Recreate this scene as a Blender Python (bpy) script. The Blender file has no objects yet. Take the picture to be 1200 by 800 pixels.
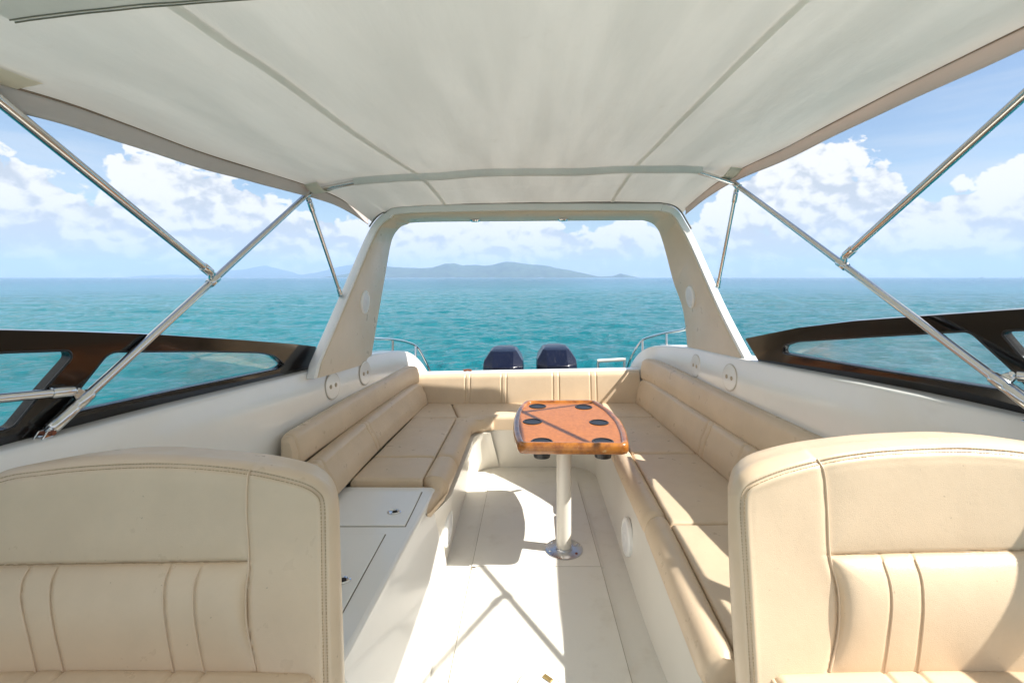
import bpy, bmesh, math, random
import numpy as np
from mathutils import Vector, Matrix, noise
random.seed(7)
R = math.radians
scene = bpy.context.scene
COL = scene.collection
# ------------------------------------------------------------------ measuring
# The camera sits in the cockpit (origin, 1.46 m above the deck) and looks aft along +Y.
F, U0, V0, H = 560.0, 617.0, 325.0, 1.46
def P(u, v, y=None, x=None, z=None):
    a = (u-U0)/F; b = -(v-V0)/F
    if y is None:
        y = x/a if x is not None else (z-H)/b
    return Vector((a*y, y, H+b*y))
def on_plane(u, v, o, n):
    d = Vector(((u-U0)/F, 1.0, -(v-V0)/F)); c = Vector((0, 0, H))
    return c + d*((o-c).dot(n)/d.dot(n))
SUN = Vector((.90, -.18, 1.0)).normalized()
SEA_Z = -1.0
# ------------------------------------------------------------------ objects
def tag(o, label=None, cat=None, group=None, kind=None):
    if label: o['label'] = label
    if cat: o['category'] = cat
    if group: o['group'] = group
    if kind: o['kind'] = kind
    return o
def thing(name, label, cat, loc=(0, 0, 0), group=None):
    o = bpy.data.objects.new(name, None); COL.objects.link(o)
    o.location = loc; o.empty_display_size = .1
    return tag(o, label, cat, group)
def root_off(o):
    off = Vector((0, 0, 0))
    while o is not None:
        off += o.location; o = o.parent
    return off
def obj(name, bm, m, parent=None, smooth=35, bevel=0, seg=2, recalc=True, local=False):
    """link a bmesh as ONE mesh object; coordinates are world unless local"""
    if recalc: bmesh.ops.recalc_face_normals(bm, faces=bm.faces)
    me = bpy.data.meshes.new(name)
    if parent is not None and not local:
        bmesh.ops.translate(bm, verts=bm.verts, vec=-root_off(parent))
    for f in bm.faces: f.smooth = smooth > 0
    bm.to_mesh(me); bm.free()
    for mm in (m if isinstance(m, (list, tuple)) else [m]): me.materials.append(mm)
    if smooth > 0 and smooth < 180: me.set_sharp_from_angle(angle=R(smooth))
    o = bpy.data.objects.new(name, me); COL.objects.link(o)
    if parent is not None: o.parent = parent
    if bevel:
        b = o.modifiers.new('bevel', 'BEVEL'); b.width = bevel; b.segments = seg
        b.limit_method = 'ANGLE'; b.angle_limit = R(32); b.harden_normals = False
    return o
def copy_tree(o, parent=None):
    c = o.copy(); COL.objects.link(c)
    if parent is not None: c.parent = parent
    for ch in o.children: copy_tree(ch, c)
    return c
def catmull(pts, n):
    pts = [Vector(p) for p in pts]
    m = len(pts); out = []
    for i in range(n):
        t = i/(n-1)*(m-1); k = min(int(t), m-2); f = t-k
        p0 = pts[max(k-1, 0)]; p1 = pts[k]; p2 = pts[k+1]; p3 = pts[min(k+2, m-1)]
        out.append(.5*((2*p1)+(p2-p0)*f+(2*p0-5*p1+4*p2-p3)*f*f+(3*p1-p0-3*p2+p3)*f**3))
    return out
def loft(bm, loops, closed=True, caps=True):
    vs = [[bm.verts.new(p) for p in lp] for lp in loops]
    n = len(vs[0])
    for a, b in zip(vs, vs[1:]):
        for i in range(n if closed else n-1):
            j = (i+1) % n
            try: bm.faces.new((a[i], a[j], b[j], b[i]))
            except ValueError: pass
    if caps and closed:
        bm.faces.new(vs[0][::-1]); bm.faces.new(vs[-1])
    return vs
def tube(bm, pts, r, seg=14, caps=True):
    pts = [Vector(p) for p in pts]; n = len(pts)
    rr = r if isinstance(r, (list, tuple)) else [r]*n
    loops = []; nrm = None
    for i, p in enumerate(pts):
        t = (pts[min(i+1, n-1)]-pts[max(i-1, 0)]).normalized()
        if nrm is None:
            nrm = t.orthogonal().normalized()
        else:
            nrm = (nrm - t*nrm.dot(t)).normalized()
        bn = t.cross(nrm)
        loops.append([p+rr[i]*(math.cos(2*math.pi*k/seg)*nrm+math.sin(2*math.pi*k/seg)*bn) for k in range(seg)])
    loft(bm, loops, True, caps)
def hexa(bm, c):
    """eight corners: four bottom (ccw), four top (ccw)"""
    v = [bm.verts.new(p) for p in c]
    for f in ((3, 2, 1, 0), (4, 5, 6, 7), (0, 1, 5, 4), (1, 2, 6, 5), (2, 3, 7, 6), (3, 0, 4, 7)):
        bm.faces.new([v[i] for i in f])
def box(bm, x0, x1, y0, y1, z0, z1):
    hexa(bm, [(x0, y0, z0), (x1, y0, z0), (x1, y1, z0), (x0, y1, z0), (x0, y0, z1), (x1, y0, z1), (x1, y1, z1), (x0, y1, z1)])
def lathe(bm, prof, origin=(0, 0, 0), axis=(0, 0, 1), seg=40):
    """prof: (radius, height) pairs, spun about axis"""
    ax = Vector(axis).normalized(); a = ax.orthogonal().normalized(); b = ax.cross(a); o = Vector(origin)
    loops = [[o+ax*h+max(r, 1e-5)*(math.cos(2*math.pi*k/seg)*a+math.sin(2*math.pi*k/seg)*b) for k in range(seg)] for r, h in prof]
    loft(bm, loops, True, True)
def poly_holes(bm, outer, holes):
    """flat polygon with holes; returns faces"""
    ed = []
    for lp in [outer]+holes:
        vs = [bm.verts.new(p) for p in lp]
        for i in range(len(vs)): ed.append(bm.edges.new((vs[i], vs[(i+1) % len(vs)])))
    r = bmesh.ops.triangle_fill(bm, edges=ed, use_beauty=True, use_dissolve=False)
    return [f for f in r['geom'] if isinstance(f, bmesh.types.BMFace)]
def slab(outer, holes, vec):
    bm = bmesh.new()
    fs = poly_holes(bm, outer, holes)
    g = bmesh.ops.extrude_face_region(bm, geom=fs)
    bmesh.ops.translate(bm, verts=[v for v in g['geom'] if isinstance(v, bmesh.types.BMVert)], vec=vec)
    return bm
def grid(bm, nx, ny, fn):
    vs = [[bm.verts.new(fn(i/(nx-1), j/(ny-1))) for i in range(nx)] for j in range(ny)]
    for j in range(ny-1):
        for i in range(nx-1):
            bm.faces.new((vs[j][i], vs[j][i+1], vs[j+1][i+1], vs[j+1][i]))
    return vs
# ------------------------------------------------------------------ materials
class NT:
    def __init__(s, tree): s.t = tree; tree.nodes.clear()
    def n(s, typ, ins=None, **kw):
        nd = s.t.nodes.new(typ)
        for k, v in kw.items(): setattr(nd, k, v)
        for k, v in (ins or {}).items(): s.set(nd.inputs[k], v)
        return nd
    def set(s, sock, v):
        if isinstance(v, bpy.types.NodeSocket): s.t.links.new(v, sock)
        else: sock.default_value = v
    def m(s, op, a, b=None, c=None, clamp=False):
        nd = s.t.nodes.new('ShaderNodeMath'); nd.operation = op; nd.use_clamp = clamp
        for i, v in enumerate((a, b, c)):
            if v is not None: s.set(nd.inputs[i], v)
        return nd.outputs[0]
    def mr(s, v, a, b, c=0.0, d=1.0, smooth=True):
        nd = s.n('ShaderNodeMapRange', interpolation_type='SMOOTHSTEP' if smooth else 'LINEAR')
        for i, x in enumerate((v, a, b, c, d)): s.set(nd.inputs[i], x)
        return nd.outputs[0]
    def mix(s, f, a, b):
        nd = s.n('ShaderNodeMix', data_type='RGBA')
        s.set(nd.inputs[0], f); s.set(nd.inputs[6], a); s.set(nd.inputs[7], b)
        return nd.outputs[2]
    def noise(s, vec, scale, detail=4, rough=.55, dim='3D'):
        nd = s.n('ShaderNodeTexNoise', noise_dimensions=dim)
        if vec is not None: s.set(nd.inputs['Vector'], vec)
        nd.inputs['Scale'].default_value = scale; nd.inputs['Detail'].default_value = detail; nd.inputs['Roughness'].default_value = rough
        return nd.outputs['Fac']
    def mapping(s, vec, scale=(1, 1, 1), loc=(0, 0, 0), rot=(0, 0, 0)):
        nd = s.n('ShaderNodeMapping'); s.set(nd.inputs['Vector'], vec)
        nd.inputs['Scale'].default_value = scale; nd.inputs['Location'].default_value = loc; nd.inputs['Rotation'].default_value = rot
        return nd.outputs[0]
def col(r, g, b): return (r, g, b, 1.0)
def mat(name, base, rough=.5, metal=0, coat=0, var=.0, var_scale=3, bump=0, bump_scale=200, dirt=None, rough_var=0, spec=.5, bump_detail=3):
    m = bpy.data.materials.new(name); m.use_nodes = True; t = NT(m.node_tree)
    out = t.n('ShaderNodeOutputMaterial'); p = t.n('ShaderNodeBsdfPrincipled')
    t.t.links.new(p.outputs[0], out.inputs[0])
    geo = t.n('ShaderNodeTexCoord').outputs['Object']
    c = col(*base)
    if var:
        f = t.noise(geo, var_scale, 6, .6)
        c = t.mix(t.mr(f, .3, .7), col(*[x*(1-var) for x in base]), col(*[min(1, x*(1+var)) for x in base]))
    if dirt:
        dc, sc, lo, hi, amt = dirt
        f2 = t.mr(t.noise(geo, sc, 8, .65), lo, hi, 0, amt)
        c = t.mix(f2, c, col(*dc))
    t.set(p.inputs['Base Color'], c)
    p.inputs['Metallic'].default_value = metal
    p.inputs['Specular IOR Level'].default_value = spec
    if rough_var:
        t.set(p.inputs['Roughness'], t.mr(t.noise(geo, 9, 5, .6), .3, .7, max(.02, rough-rough_var), rough+rough_var))
    else: p.inputs['Roughness'].default_value = rough
    if coat:
        p.inputs['Coat Weight'].default_value = coat; p.inputs['Coat Roughness'].default_value = .06
    if bump:
        b = t.n('ShaderNodeBump'); b.inputs['Strength'].default_value = bump; b.inputs['Distance'].default_value = .002
        t.set(b.inputs['Height'], t.noise(geo, bump_scale, bump_detail, .6)); t.t.links.new(b.outputs[0], p.inputs['Normal'])
    return m
def mat_leather(name, base, var=.05):
    m = bpy.data.materials.new(name); m.use_nodes = True; t = NT(m.node_tree)
    out = t.n('ShaderNodeOutputMaterial'); p = t.n('ShaderNodeBsdfPrincipled'); t.t.links.new(p.outputs[0], out.inputs[0])
    geo = t.n('ShaderNodeTexCoord').outputs['Object']
    f = t.mr(t.noise(geo, 4, 7, .62), .3, .7)
    c = t.mix(f, col(*[x*(1-var) for x in base]), col(*[x*(1+var) for x in base]))
    sm = t.mr(t.noise(t.mapping(geo, (1, 1, 1), (3, 5, 1)), 9, 9, .7), .60, .78, 0, .22)     # faint grime from use
    c = t.mix(sm, c, col(base[0]*.6, base[1]*.57, base[2]*.52))
    fl = t.mr(t.noise(t.mapping(geo, (1, 1, 1), (7, 1, 2)), 85, 3, .5), .735, .76, 0, .45)            # specks
    c = t.mix(fl, c, col(base[0]*.35, base[1]*.32, base[2]*.3))
    sc = t.mr(t.noise(t.mapping(geo, (3, 3, 14), (2, 2, 9), (.4, .3, .2)), 5, 8, .7), .66, .74, 0, .16)   # scuffs
    c = t.mix(sc, c, col(base[0]*.7, base[1]*.68, base[2]*.66))
    t.set(p.inputs['Base Color'], c)
    t.set(p.inputs['Roughness'], t.mr(t.noise(geo, 14, 5, .6), .3, .7, .27, .41))
    p.inputs['Specular IOR Level'].default_value = .42
    v = t.n('ShaderNodeTexVoronoi', feature='DISTANCE_TO_EDGE'); t.set(v.inputs['Vector'], geo); v.inputs['Scale'].default_value = 420
    h = t.m('ADD', t.mr(v.outputs['Distance'], 0, .25), t.m('MULTIPLY', t.noise(geo, 22, 4, .55), 5.0))
    b = t.n('ShaderNodeBump'); b.inputs['Strength'].default_value = .16; b.inputs['Distance'].default_value = .0016
    t.set(b.inputs['Height'], h); t.t.links.new(b.outputs[0], p.inputs['Normal'])
    return m
LEATHER = mat_leather('cream_vinyl', (.665, .52, .362))
PIPING = mat('vinyl_piping', (.68, .525, .37), .45, var=.05)
STITCH = mat('stitch_thread', (.40, .295, .18), .8)
SEAM = mat('seam_gap', (.10, .075, .05), .9)
GEL = mat('white_gelcoat', (.84, .825, .78), .22, coat=.35, var=.02, var_scale=2, dirt=((.62, .57, .47), 5, .58, .8, .22), bump=.03, bump_scale=6)
LINER = mat('cream_gelcoat', (.79, .755, .68), .28, coat=.25, var=.03, var_scale=2, dirt=((.55, .48, .37), 6, .58, .8, .22), bump=.03, bump_scale=6)
NONSKID = mat('nonskid_deck', (.78, .755, .69), .55, var=.02, var_scale=2, dirt=((.55, .49, .39), 7, .5, .8, .38), bump=.4, bump_scale=260)
WHITEP = mat('white_plastic', (.86, .86, .84), .35, var=.02)
GRILLE = mat('pale_grille', (.74, .75, .76), .5)
STEEL = mat('stainless_steel', (.70, .69, .67), .13, metal=1, rough_var=.05)
CHROME = mat('chrome', (.75, .76, .78), .07, metal=1)
ALU = mat('painted_aluminium', (.74, .70, .62), .34, coat=.2, var=.03, dirt=((.5, .44, .34), 12, .6, .75, .4))
BLACK = mat('black_lacquer', (.010, .008, .007), .12, coat=.3, spec=.35, rough_var=.04)
RUBBER = mat('black_plastic', (.012, .012, .014), .35)
DARK = mat('dark_recess', (.02, .018, .016), .8)
ARCHV = mat_leather('beige_arch_lining', (.72, .595, .445), .03)
GREYSTRAP = mat('grey_webbing', (.42, .41, .37), .9, var=.08, var_scale=40)
BRASS = mat('tarnished_brass', (.42, .31, .13), .4, metal=.7)
RUST = mat('copper_brown_metal', (.25, .08, .04), .45, metal=.4)
def mat_fabric(name, base, trans, tw, weave=900, dirt=.3):
    m = bpy.data.materials.new(name); m.use_nodes = True; t = NT(m.node_tree)
    out = t.n('ShaderNodeOutputMaterial')
    geo = t.n('ShaderNodeTexCoord').outputs['Object']
    f = t.mr(t.noise(t.mapping(geo, (2.2, .7, 2)), 2.0, 7, .6), .3, .7)
    c = t.mix(f, col(*[x*.95 for x in base]), col(*[x*1.03 for x in base]))
    sp = t.mr(t.noise(geo, 7, 10, .72), .60, .80, 0, dirt)
    c = t.mix(sp, c, col(base[0]*.62, base[1]*.56, base[2]*.48))
    d = t.n('ShaderNodeBsdfDiffuse'); t.set(d.inputs[0], c)
    tr = t.n('ShaderNodeBsdfTranslucent'); sk = t.mr(t.noise(t.mapping(geo, (4.5, .55, 2), (1, 2, 3), (0, 0, .12)), 1.6, 6, .6), .32, .68)
    t.set(tr.inputs[0], t.mix(sk, col(*[x*.80 for x in trans]), col(*[min(1, x*1.10) for x in trans])))
    gl = t.n('ShaderNodeBsdfGlossy'); gl.inputs['Roughness'].default_value = .45; gl.inputs[0].default_value = col(.8, .8, .8)
    mx = t.n('ShaderNodeMixShader', {0: tw}); t.t.links.new(d.outputs[0], mx.inputs[1]); t.t.links.new(tr.outputs[0], mx.inputs[2])
    m2 = t.n('ShaderNodeMixShader', {0: .03}); t.t.links.new(mx.outputs[0], m2.inputs[1]); t.t.links.new(gl.outputs[0], m2.inputs[2])
    b = t.n('ShaderNodeBump'); b.inputs['Strength'].default_value = .25; b.inputs['Distance'].default_value = .0015
    t.set(b.inputs['Height'], t.m('ADD', t.noise(geo, weave, 2, .5), t.m('MULTIPLY', t.noise(t.mapping(geo, (5, 1.2, 3)), 3, 4, .5), 14)))
    for s_ in (d, gl): t.t.links.new(b.outputs[0], s_.inputs['Normal'])
    t.t.links.new(m2.outputs[0], out.inputs[0])
    return m
FABRIC = mat_fabric('white_canopy_fabric', (.72, .71, .675), (.76, .73, .67), .135)
VALANCE = mat_fabric('grubby_valance_fabric', (.78, .69, .65), (.72, .56, .46), .28, dirt=.55)
SLEEVE = mat_fabric('grey_sleeve_fabric', (.74, .73, .69), (.75, .73, .66), .2)
CLEAR = mat_fabric('clear_vinyl_strap', (.88, .86, .81), (.9, .86, .78), .2)
def mat_wood(name, a, b_, gloss, speck):
    m = bpy.data.materials.new(name); m.use_nodes = True; t = NT(m.node_tree)
    out = t.n('ShaderNodeOutputMaterial'); p = t.n('ShaderNodeBsdfPrincipled'); t.t.links.new(p.outputs[0], out.inputs[0])
    geo = t.n('ShaderNodeTexCoord').outputs['Object']
    f = t.mr(t.noise(geo, 55 if speck else 14, 8, .7), .35, .65)
    c = t.mix(f, col(*a), col(*b_))
    if not speck:   # varnish worn through in patches
        w = t.mr(t.noise(geo, 11, 6, .6), .655, .69)
        c = t.mix(t.m('MULTIPLY', w, .8), c, col(.55, .38, .17))
    else:
        w = t.mr(t.noise(geo, 90, 3, .5), .70, .78, 0, .22); c = t.mix(w, c, col(.65, .45, .28))
    t.set(p.inputs['Base Color'], c); p.inputs['Roughness'].default_value = .36; p.inputs['Specular IOR Level'].default_value = .35
    p.inputs['Coat Weight'].default_value = gloss; p.inputs['Coat Roughness'].default_value = .08
    return m
WOODTOP = mat_wood('burl_table_top', (.33, .108, .022), (.44, .155, .036), .25, True)
WOODRIM = mat_wood('varnished_wood_rim', (.20, .058, .008), (.46, .17, .022), 1.0, False)
def mat_engine():
    m = bpy.data.materials.new('navy_engine_cover'); m.use_nodes = True; t = NT(m.node_tree)
    out = t.n('ShaderNodeOutputMaterial'); p = t.n('ShaderNodeBsdfPrincipled'); t.t.links.new(p.outputs[0], out.inputs[0])
    geo = t.n('ShaderNodeTexCoord').outputs['Object']
    v = t.n('ShaderNodeTexVoronoi'); t.set(v.inputs['Vector'], geo); v.inputs['Scale'].default_value = 75
    d = t.mr(v.outputs['Distance'], .10, .22, 1, 0)
    t.set(p.inputs['Base Color'], t.mix(t.m('MULTIPLY', d, .5), col(.003, .005, .019), col(.05, .055, .08)))
    p.inputs['Roughness'].default_value = .26
    b = t.n('ShaderNodeBump'); b.inputs['Strength'].default_value = .5; b.inputs['Distance'].default_value = .003
    t.set(b.inputs['Height'], d); t.t.links.new(b.outputs[0], p.inputs['Normal'])
    return m
NAVY = mat_engine()
def mat_pane():
    m = bpy.data.materials.new('salt_hazed_glass'); m.use_nodes = True; t = NT(m.node_tree)
    out = t.n('ShaderNodeOutputMaterial')
    geo = t.n('ShaderNodeTexCoord').outputs['Object']
    tr = t.n('ShaderNodeBsdfTransparent'); tr.inputs[0].default_value = col(.90, .92, .92)
    gl = t.n('ShaderNodeBsdfGlossy'); gl.inputs['Roughness'].default_value = .02
    tl = t.n('ShaderNodeBsdfTranslucent'); tl.inputs[0].default_value = col(.9, .9, .9)
    fr = t.n('ShaderNodeFresnel'); fr.inputs[0].default_value = 1.3
    a = t.n('ShaderNodeMixShader'); t.t.links.new(t.mr(fr.outputs[0], 0, 1, .005, .26, False), a.inputs[0])
    t.t.links.new(tr.outputs[0], a.inputs[1]); t.t.links.new(gl.outputs[0], a.inputs[2])
    b = t.n('ShaderNodeMixShader'); t.set(b.inputs[0], t.mr(t.noise(geo, 8, 8, .7), .3, .75, .0, .022))
    t.t.links.new(a.outputs[0], b.inputs[1]); t.t.links.new(tl.outputs[0], b.inputs[2])
    t.t.links.new(b.outputs[0], out.inputs[0])
    return m
PANE = mat_pane()
# ------------------------------------------------------------------ camera, sun, sky
cd = bpy.data.cameras.new('camera'); cam = bpy.data.objects.new('camera', cd); COL.objects.link(cam)
cam.location = (0, 0, H); cam.rotation_euler = (R(90), 0, 0)
cd.sensor_width = 36; cd.lens = 36*F/1200; cd.shift_x = -(U0-600)/1200; cd.shift_y = -(400-V0)/1200
cd.clip_start = .02; cd.clip_end = 60000
scene.camera = cam
sl = bpy.data.lights.new('sun', 'SUN'); sl.energy = 4.5; sl.angle = R(.53); sl.color = (1, .95, .88)
so = bpy.data.objects.new('sun', sl); COL.objects.link(so); so.rotation_euler = SUN.to_track_quat('Z', 'Y').to_euler(); so.location = (8, -2, 12)
def build_world():
    w = bpy.data.worlds.new('World'); scene.world = w; w.use_nodes = True; t = NT(w.node_tree)
    out = t.n('ShaderNodeOutputWorld'); bg = t.n('ShaderNodeBackground'); bg.inputs['Strength'].default_value = .068
    t.t.links.new(bg.outputs[0], out.inputs[0])
    sky = t.n('ShaderNodeTexSky', sky_type='NISHITA'); sky.sun_disc = False
    sky.sun_elevation = math.asin(SUN.z); sky.sun_rotation = math.atan2(SUN.x, SUN.y)
    sky.air_density = 1.0; sky.dust_density = .6; sky.ozone_density = 1.5; sky.altitude = 0
    d = t.n('ShaderNodeTexCoord').outputs['Generated']
    sx = t.n('ShaderNodeSeparateXYZ'); t.set(sx.inputs[0], d)
    X, Y, Z = sx.outputs
    az = t.m('ARCTAN2', X, Y); el = t.m('ARCSINE', Z)
    # height of the cloud tops round the compass (azimuth -> elevation)
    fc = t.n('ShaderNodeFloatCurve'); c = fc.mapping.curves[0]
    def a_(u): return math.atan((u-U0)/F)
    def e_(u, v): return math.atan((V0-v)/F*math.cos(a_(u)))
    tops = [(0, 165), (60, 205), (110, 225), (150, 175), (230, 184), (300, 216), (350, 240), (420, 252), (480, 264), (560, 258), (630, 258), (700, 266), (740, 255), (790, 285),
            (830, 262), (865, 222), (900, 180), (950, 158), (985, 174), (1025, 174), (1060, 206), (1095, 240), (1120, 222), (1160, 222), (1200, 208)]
    pts = [(0, .95), (.30, .95), (.345, .55)] + [((a_(u)+math.pi)/(2*math.pi), e_(u, v)) for u, v in tops] + [(.655, .5), (.70, .95), (1, .95)]  # high clouds beside and behind the view are added to brighten the cockpit
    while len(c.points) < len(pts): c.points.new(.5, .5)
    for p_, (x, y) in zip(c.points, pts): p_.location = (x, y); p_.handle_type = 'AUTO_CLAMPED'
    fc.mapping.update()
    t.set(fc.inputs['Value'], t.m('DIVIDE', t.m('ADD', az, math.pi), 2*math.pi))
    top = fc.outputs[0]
    def dens(off, det):
        vec = t.mapping(d, (1, 1, 1.35), off)
        wob = t.n('ShaderNodeTexNoise', noise_dimensions='3D'); t.set(wob.inputs['Vector'], vec); wob.inputs['Scale'].default_value = 22; wob.inputs['Detail'].default_value = 3
        w2 = t.n('ShaderNodeVectorMath', {0: wob.outputs['Color'], 1: (.5, .5, .5)}, operation='SUBTRACT').outputs[0]
        vw = t.n('ShaderNodeVectorMath', {0: w2, 1: (.035, .035, .035), 2: vec}, operation='MULTIPLY_ADD').outputs[0]
        def puffs(sc, p_):
            v = t.n('ShaderNodeTexVoronoi', feature='F1'); t.set(v.inputs['Vector'], p_); v.inputs['Scale'].default_value = sc
            return t.m('SUBTRACT', .5, t.m('MULTIPLY', v.outputs['Distance'], v.outputs['Distance']))
        big = t.noise(vec, 6.5, 3, .5)
        fine = t.noise(vw, 48, det, .62)
        s_ = t.m('MULTIPLY', t.m('SUBTRACT', big, .5), 1.5)
        s_ = t.m('ADD', s_, t.m('MULTIPLY', puffs(17, vw), .42))
        s_ = t.m('ADD', s_, t.m('MULTIPLY', puffs(38, vw), .22))
        s_ = t.m('ADD', s_, t.m('MULTIPLY', t.m('SUBTRACT', fine, .5), .42))
        return t.m('SUBTRACT', s_, .04)
    n0 = dens((0, 0, 0), 6); n1 = dens((-.011, .004, -.016), 4)
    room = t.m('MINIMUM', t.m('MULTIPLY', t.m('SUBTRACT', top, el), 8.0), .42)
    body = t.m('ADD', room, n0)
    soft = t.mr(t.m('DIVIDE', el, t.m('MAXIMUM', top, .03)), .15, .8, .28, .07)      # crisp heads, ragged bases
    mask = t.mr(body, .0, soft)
    lit = t.m('MULTIPLY', t.m('SUBTRACT', n0, n1), 1.5)
    hgt = t.m('DIVIDE', el, t.m('MAXIMUM', top, .03))
    shade = t.m('ADD', lit, t.m('ADD', t.m('MULTIPLY', t.m('SUBTRACT', hgt, .42), .55), t.m('MULTIPLY', n0, .45)))
    shade = t.mr(shade, -.18, .30)
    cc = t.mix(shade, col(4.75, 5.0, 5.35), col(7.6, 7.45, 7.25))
    cir = t.noise(t.mapping(d, (1.2, 1.2, 9), (2, 1, 4), (0, .2, .3)), 2.2, 7, .55)
    cmask = t.m('ADD', t.m('MULTIPLY', t.mr(cir, .42, .75), .50), .04)
    skyc = t.mix(cmask, sky.outputs[0], col(5.4, 5.8, 6.3))
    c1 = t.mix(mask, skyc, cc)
    hz = t.m('MULTIPLY', t.mr(el, .0, .16, 1, 0), .28)
    c2 = t.mix(hz, c1, col(5.2, 5.55, 5.85))
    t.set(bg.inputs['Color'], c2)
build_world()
scene.world.cycles.sampling_method = 'MANUAL'; scene.world.cycles.sample_map_resolution = 256
vs_ = scene.view_settings; vs_.view_transform = 'Standard'; vs_.look = 'None'; vs_.gamma = 1; vs_.exposure = 1.07; vs_.use_curve_mapping = False
scene.cycles.caustics_reflective = False; scene.cycles.caustics_refractive = False
scene.cycles.sample_clamp_indirect = 8
scene.cycles.max_bounces = 7; scene.cycles.diffuse_bounces = 4; scene.cycles.glossy_bounces = 4; scene.cycles.transmission_bounces = 4; scene.cycles.transparent_max_bounces = 8; scene.cycles.volume_bounces = 1
# ------------------------------------------------------------------ sea, islands, air
def build_sea():
    bm = bmesh.new()
    rings = [0.4+i*.5 for i in range(8)]; r = 4.4
    while r < 130: rings.append(r); r *= 1.0095
    while r < 16000: rings.append(r); r *= 1.12
    azs = [-R(56)+R(112)*i/330 for i in range(331)]
    a = R(56)
    back = [R(56)+ (2*math.pi-R(112))*i/50 for i in range(1, 50)]
    azs += back
    dirs = [(R(20), 2.3, .018), (R(-14), 1.5, .015), (R(48), 1.0, .011), (R(-38), 3.4, .020), (R(5), 6.5, .034), (R(70), .75, .008), (R(-55), .6, .006)]
    prev = None; first = None
    for r in rings:
        fade = max(0, min(1, (130-r)/70)); row = []
        for az in azs:
            x = r*math.sin(az); y = r*math.cos(az); z = 0
            if fade > 0 and abs(az) <= R(56.5):
                wx = noise.noise((x*.22, y*.22, 3.1))*1.8; wy = noise.noise((x*.22, y*.22, 9.7))*1.8
                amp = .55+.9*abs(noise.noise((x*.06, y*.06, 1.3)))
                for (dr, wl, am) in dirs:
                    ph = ((x+wx)*math.sin(dr)+(y+wy)*math.cos(dr))*2*math.pi/wl
                    s = math.sin(ph); z += am*(s+.35*math.cos(2*ph))*amp
                z += .04*noise.noise((x*1.3, y*1.3, .5))
                z *= fade
            row.append(bm.verts.new((x, y, SEA_Z+z)))
        n = len(row)
        if prev:
            for i in range(n): bm.faces.new((prev[i], prev[(i+1) % n], row[(i+1) % n], row[i]))
        else: first = row
        prev = row
    bm.faces.new(first[::-1])
    m = bpy.data.materials.new('turquoise_sea'); m.use_nodes = True; t = NT(m.node_tree)
    out = t.n('ShaderNodeOutputMaterial'); p = t.n('ShaderNodeBsdfPrincipled'); t.t.links.new(p.outputs[0], out.inputs[0])
    g = t.n('ShaderNodeNewGeometry').outputs['Position']
    f = t.mr(t.noise(t.mapping(g, (.02, .006, 1)), 1.0, 5, .6), .3, .7)
    c = t.mix(f, col(.001, .106, .138), col(.001, .148, .175))
    ln = t.n('ShaderNodeVectorMath', {0: g}, operation='LENGTH').outputs['Value']
    c = t.mix(t.mr(ln, 15, 400), c, col(.001, .10, .165))        # deeper, bluer water offshore
    t.set(p.inputs['Base Color'], c)
    p.inputs['Specular IOR Level'].default_value = .27; p.inputs['Roughness'].default_value = .09; p.inputs['IOR'].default_value = 1.33
    h1 = t.noise(t.mapping(g, (1, 1.7, 1)), 2.6, 5, .6)
    h2 = t.noise(t.mapping(g, (1, 1.9, 1), (4, 3, 0), (0, 0, .35)), .55, 4, .55)
    h3 = t.noise(t.mapping(g, (1, 2.2, 1), (1, 7, 0), (0, 0, -.2)), .08, 4, .55)
    h1 = t.m('ADD', h1, t.m('MULTIPLY', t.noise(t.mapping(g, (1, 1.6, 1), (2, 2, 0), (0, 0, .1)), 8.5, 4, .6), .26))
    h = t.m('ADD', t.m('MULTIPLY', h1, .17), t.m('ADD', t.m('MULTIPLY', h2, .34), t.m('MULTIPLY', h3, 1.1)))
    b = t.n('ShaderNodeBump'); b.inputs['Strength'].default_value = 1.0; b.inputs['Distance'].default_value = 1.0
    t.set(b.inputs['Height'], h); t.t.links.new(b.outputs[0], p.inputs['Normal'])
    tag(obj('sea', bm, m, smooth=180, recalc=False), kind='structure')
build_sea()
def island(name, ridge, dist, depth, m):
    bm = bmesh.new()
    n = 140
    us = [ridge[0][0]+(ridge[-1][0]-ridge[0][0])*i/(n-1) for i in range(n)]
    def top(u):
        for (a, va), (b, vb) in zip(ridge, ridge[1:]):
            if a <= u <= b: return va+(vb-va)*(u-a)/(b-a)
        return V0
    rows = []
    for j in range(17):
        w = j/16; k = math.sin(math.pi*w)**.75
        y = dist+depth*(w-.5)
        row = []
        for u in us:
            x = (u-U0)/F*dist; hh = max(0, (V0-top(u)))/F*dist
            rg = 1+.30*noise.fractal(Vector((x*.0018, y*.0018, 2.0)), .8, 2.1, 6)
            z = hh*k*(1 if abs(w-.5) < .05 else max(.05, min(1.0, rg)))
            z += .06*hh*noise.fractal(Vector((x*.006, y*.006, 5.0)), .8, 2.1, 5)
            row.append((x, y, SEA_Z-2+max(0, z)))
        rows.append(row)
    loft(bm, rows, closed=False)
    tag(obj(name, bm, m, smooth=180), kind='structure')
FOREST = mat('forest_slopes', (.045, .07, .035), .9, var=.4, var_scale=.01)
island('hills', [(395, 325), (415, 319), (440, 313), (455, 312), (470, 313), (490, 314), (508, 313.4), (520, 309), (532, 308), (542, 310), (570, 311), (580, 310), (592, 307), (602, 306.5), (620, 309), (640, 311), (660, 315), (680, 319), (697, 323), (705, 325)], 7000, 1500, FOREST)
island('hills', [(696, 325), (705, 323.5), (718, 323), (727, 320), (736, 322), (748, 325)], 7000, 400, FOREST)
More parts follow.
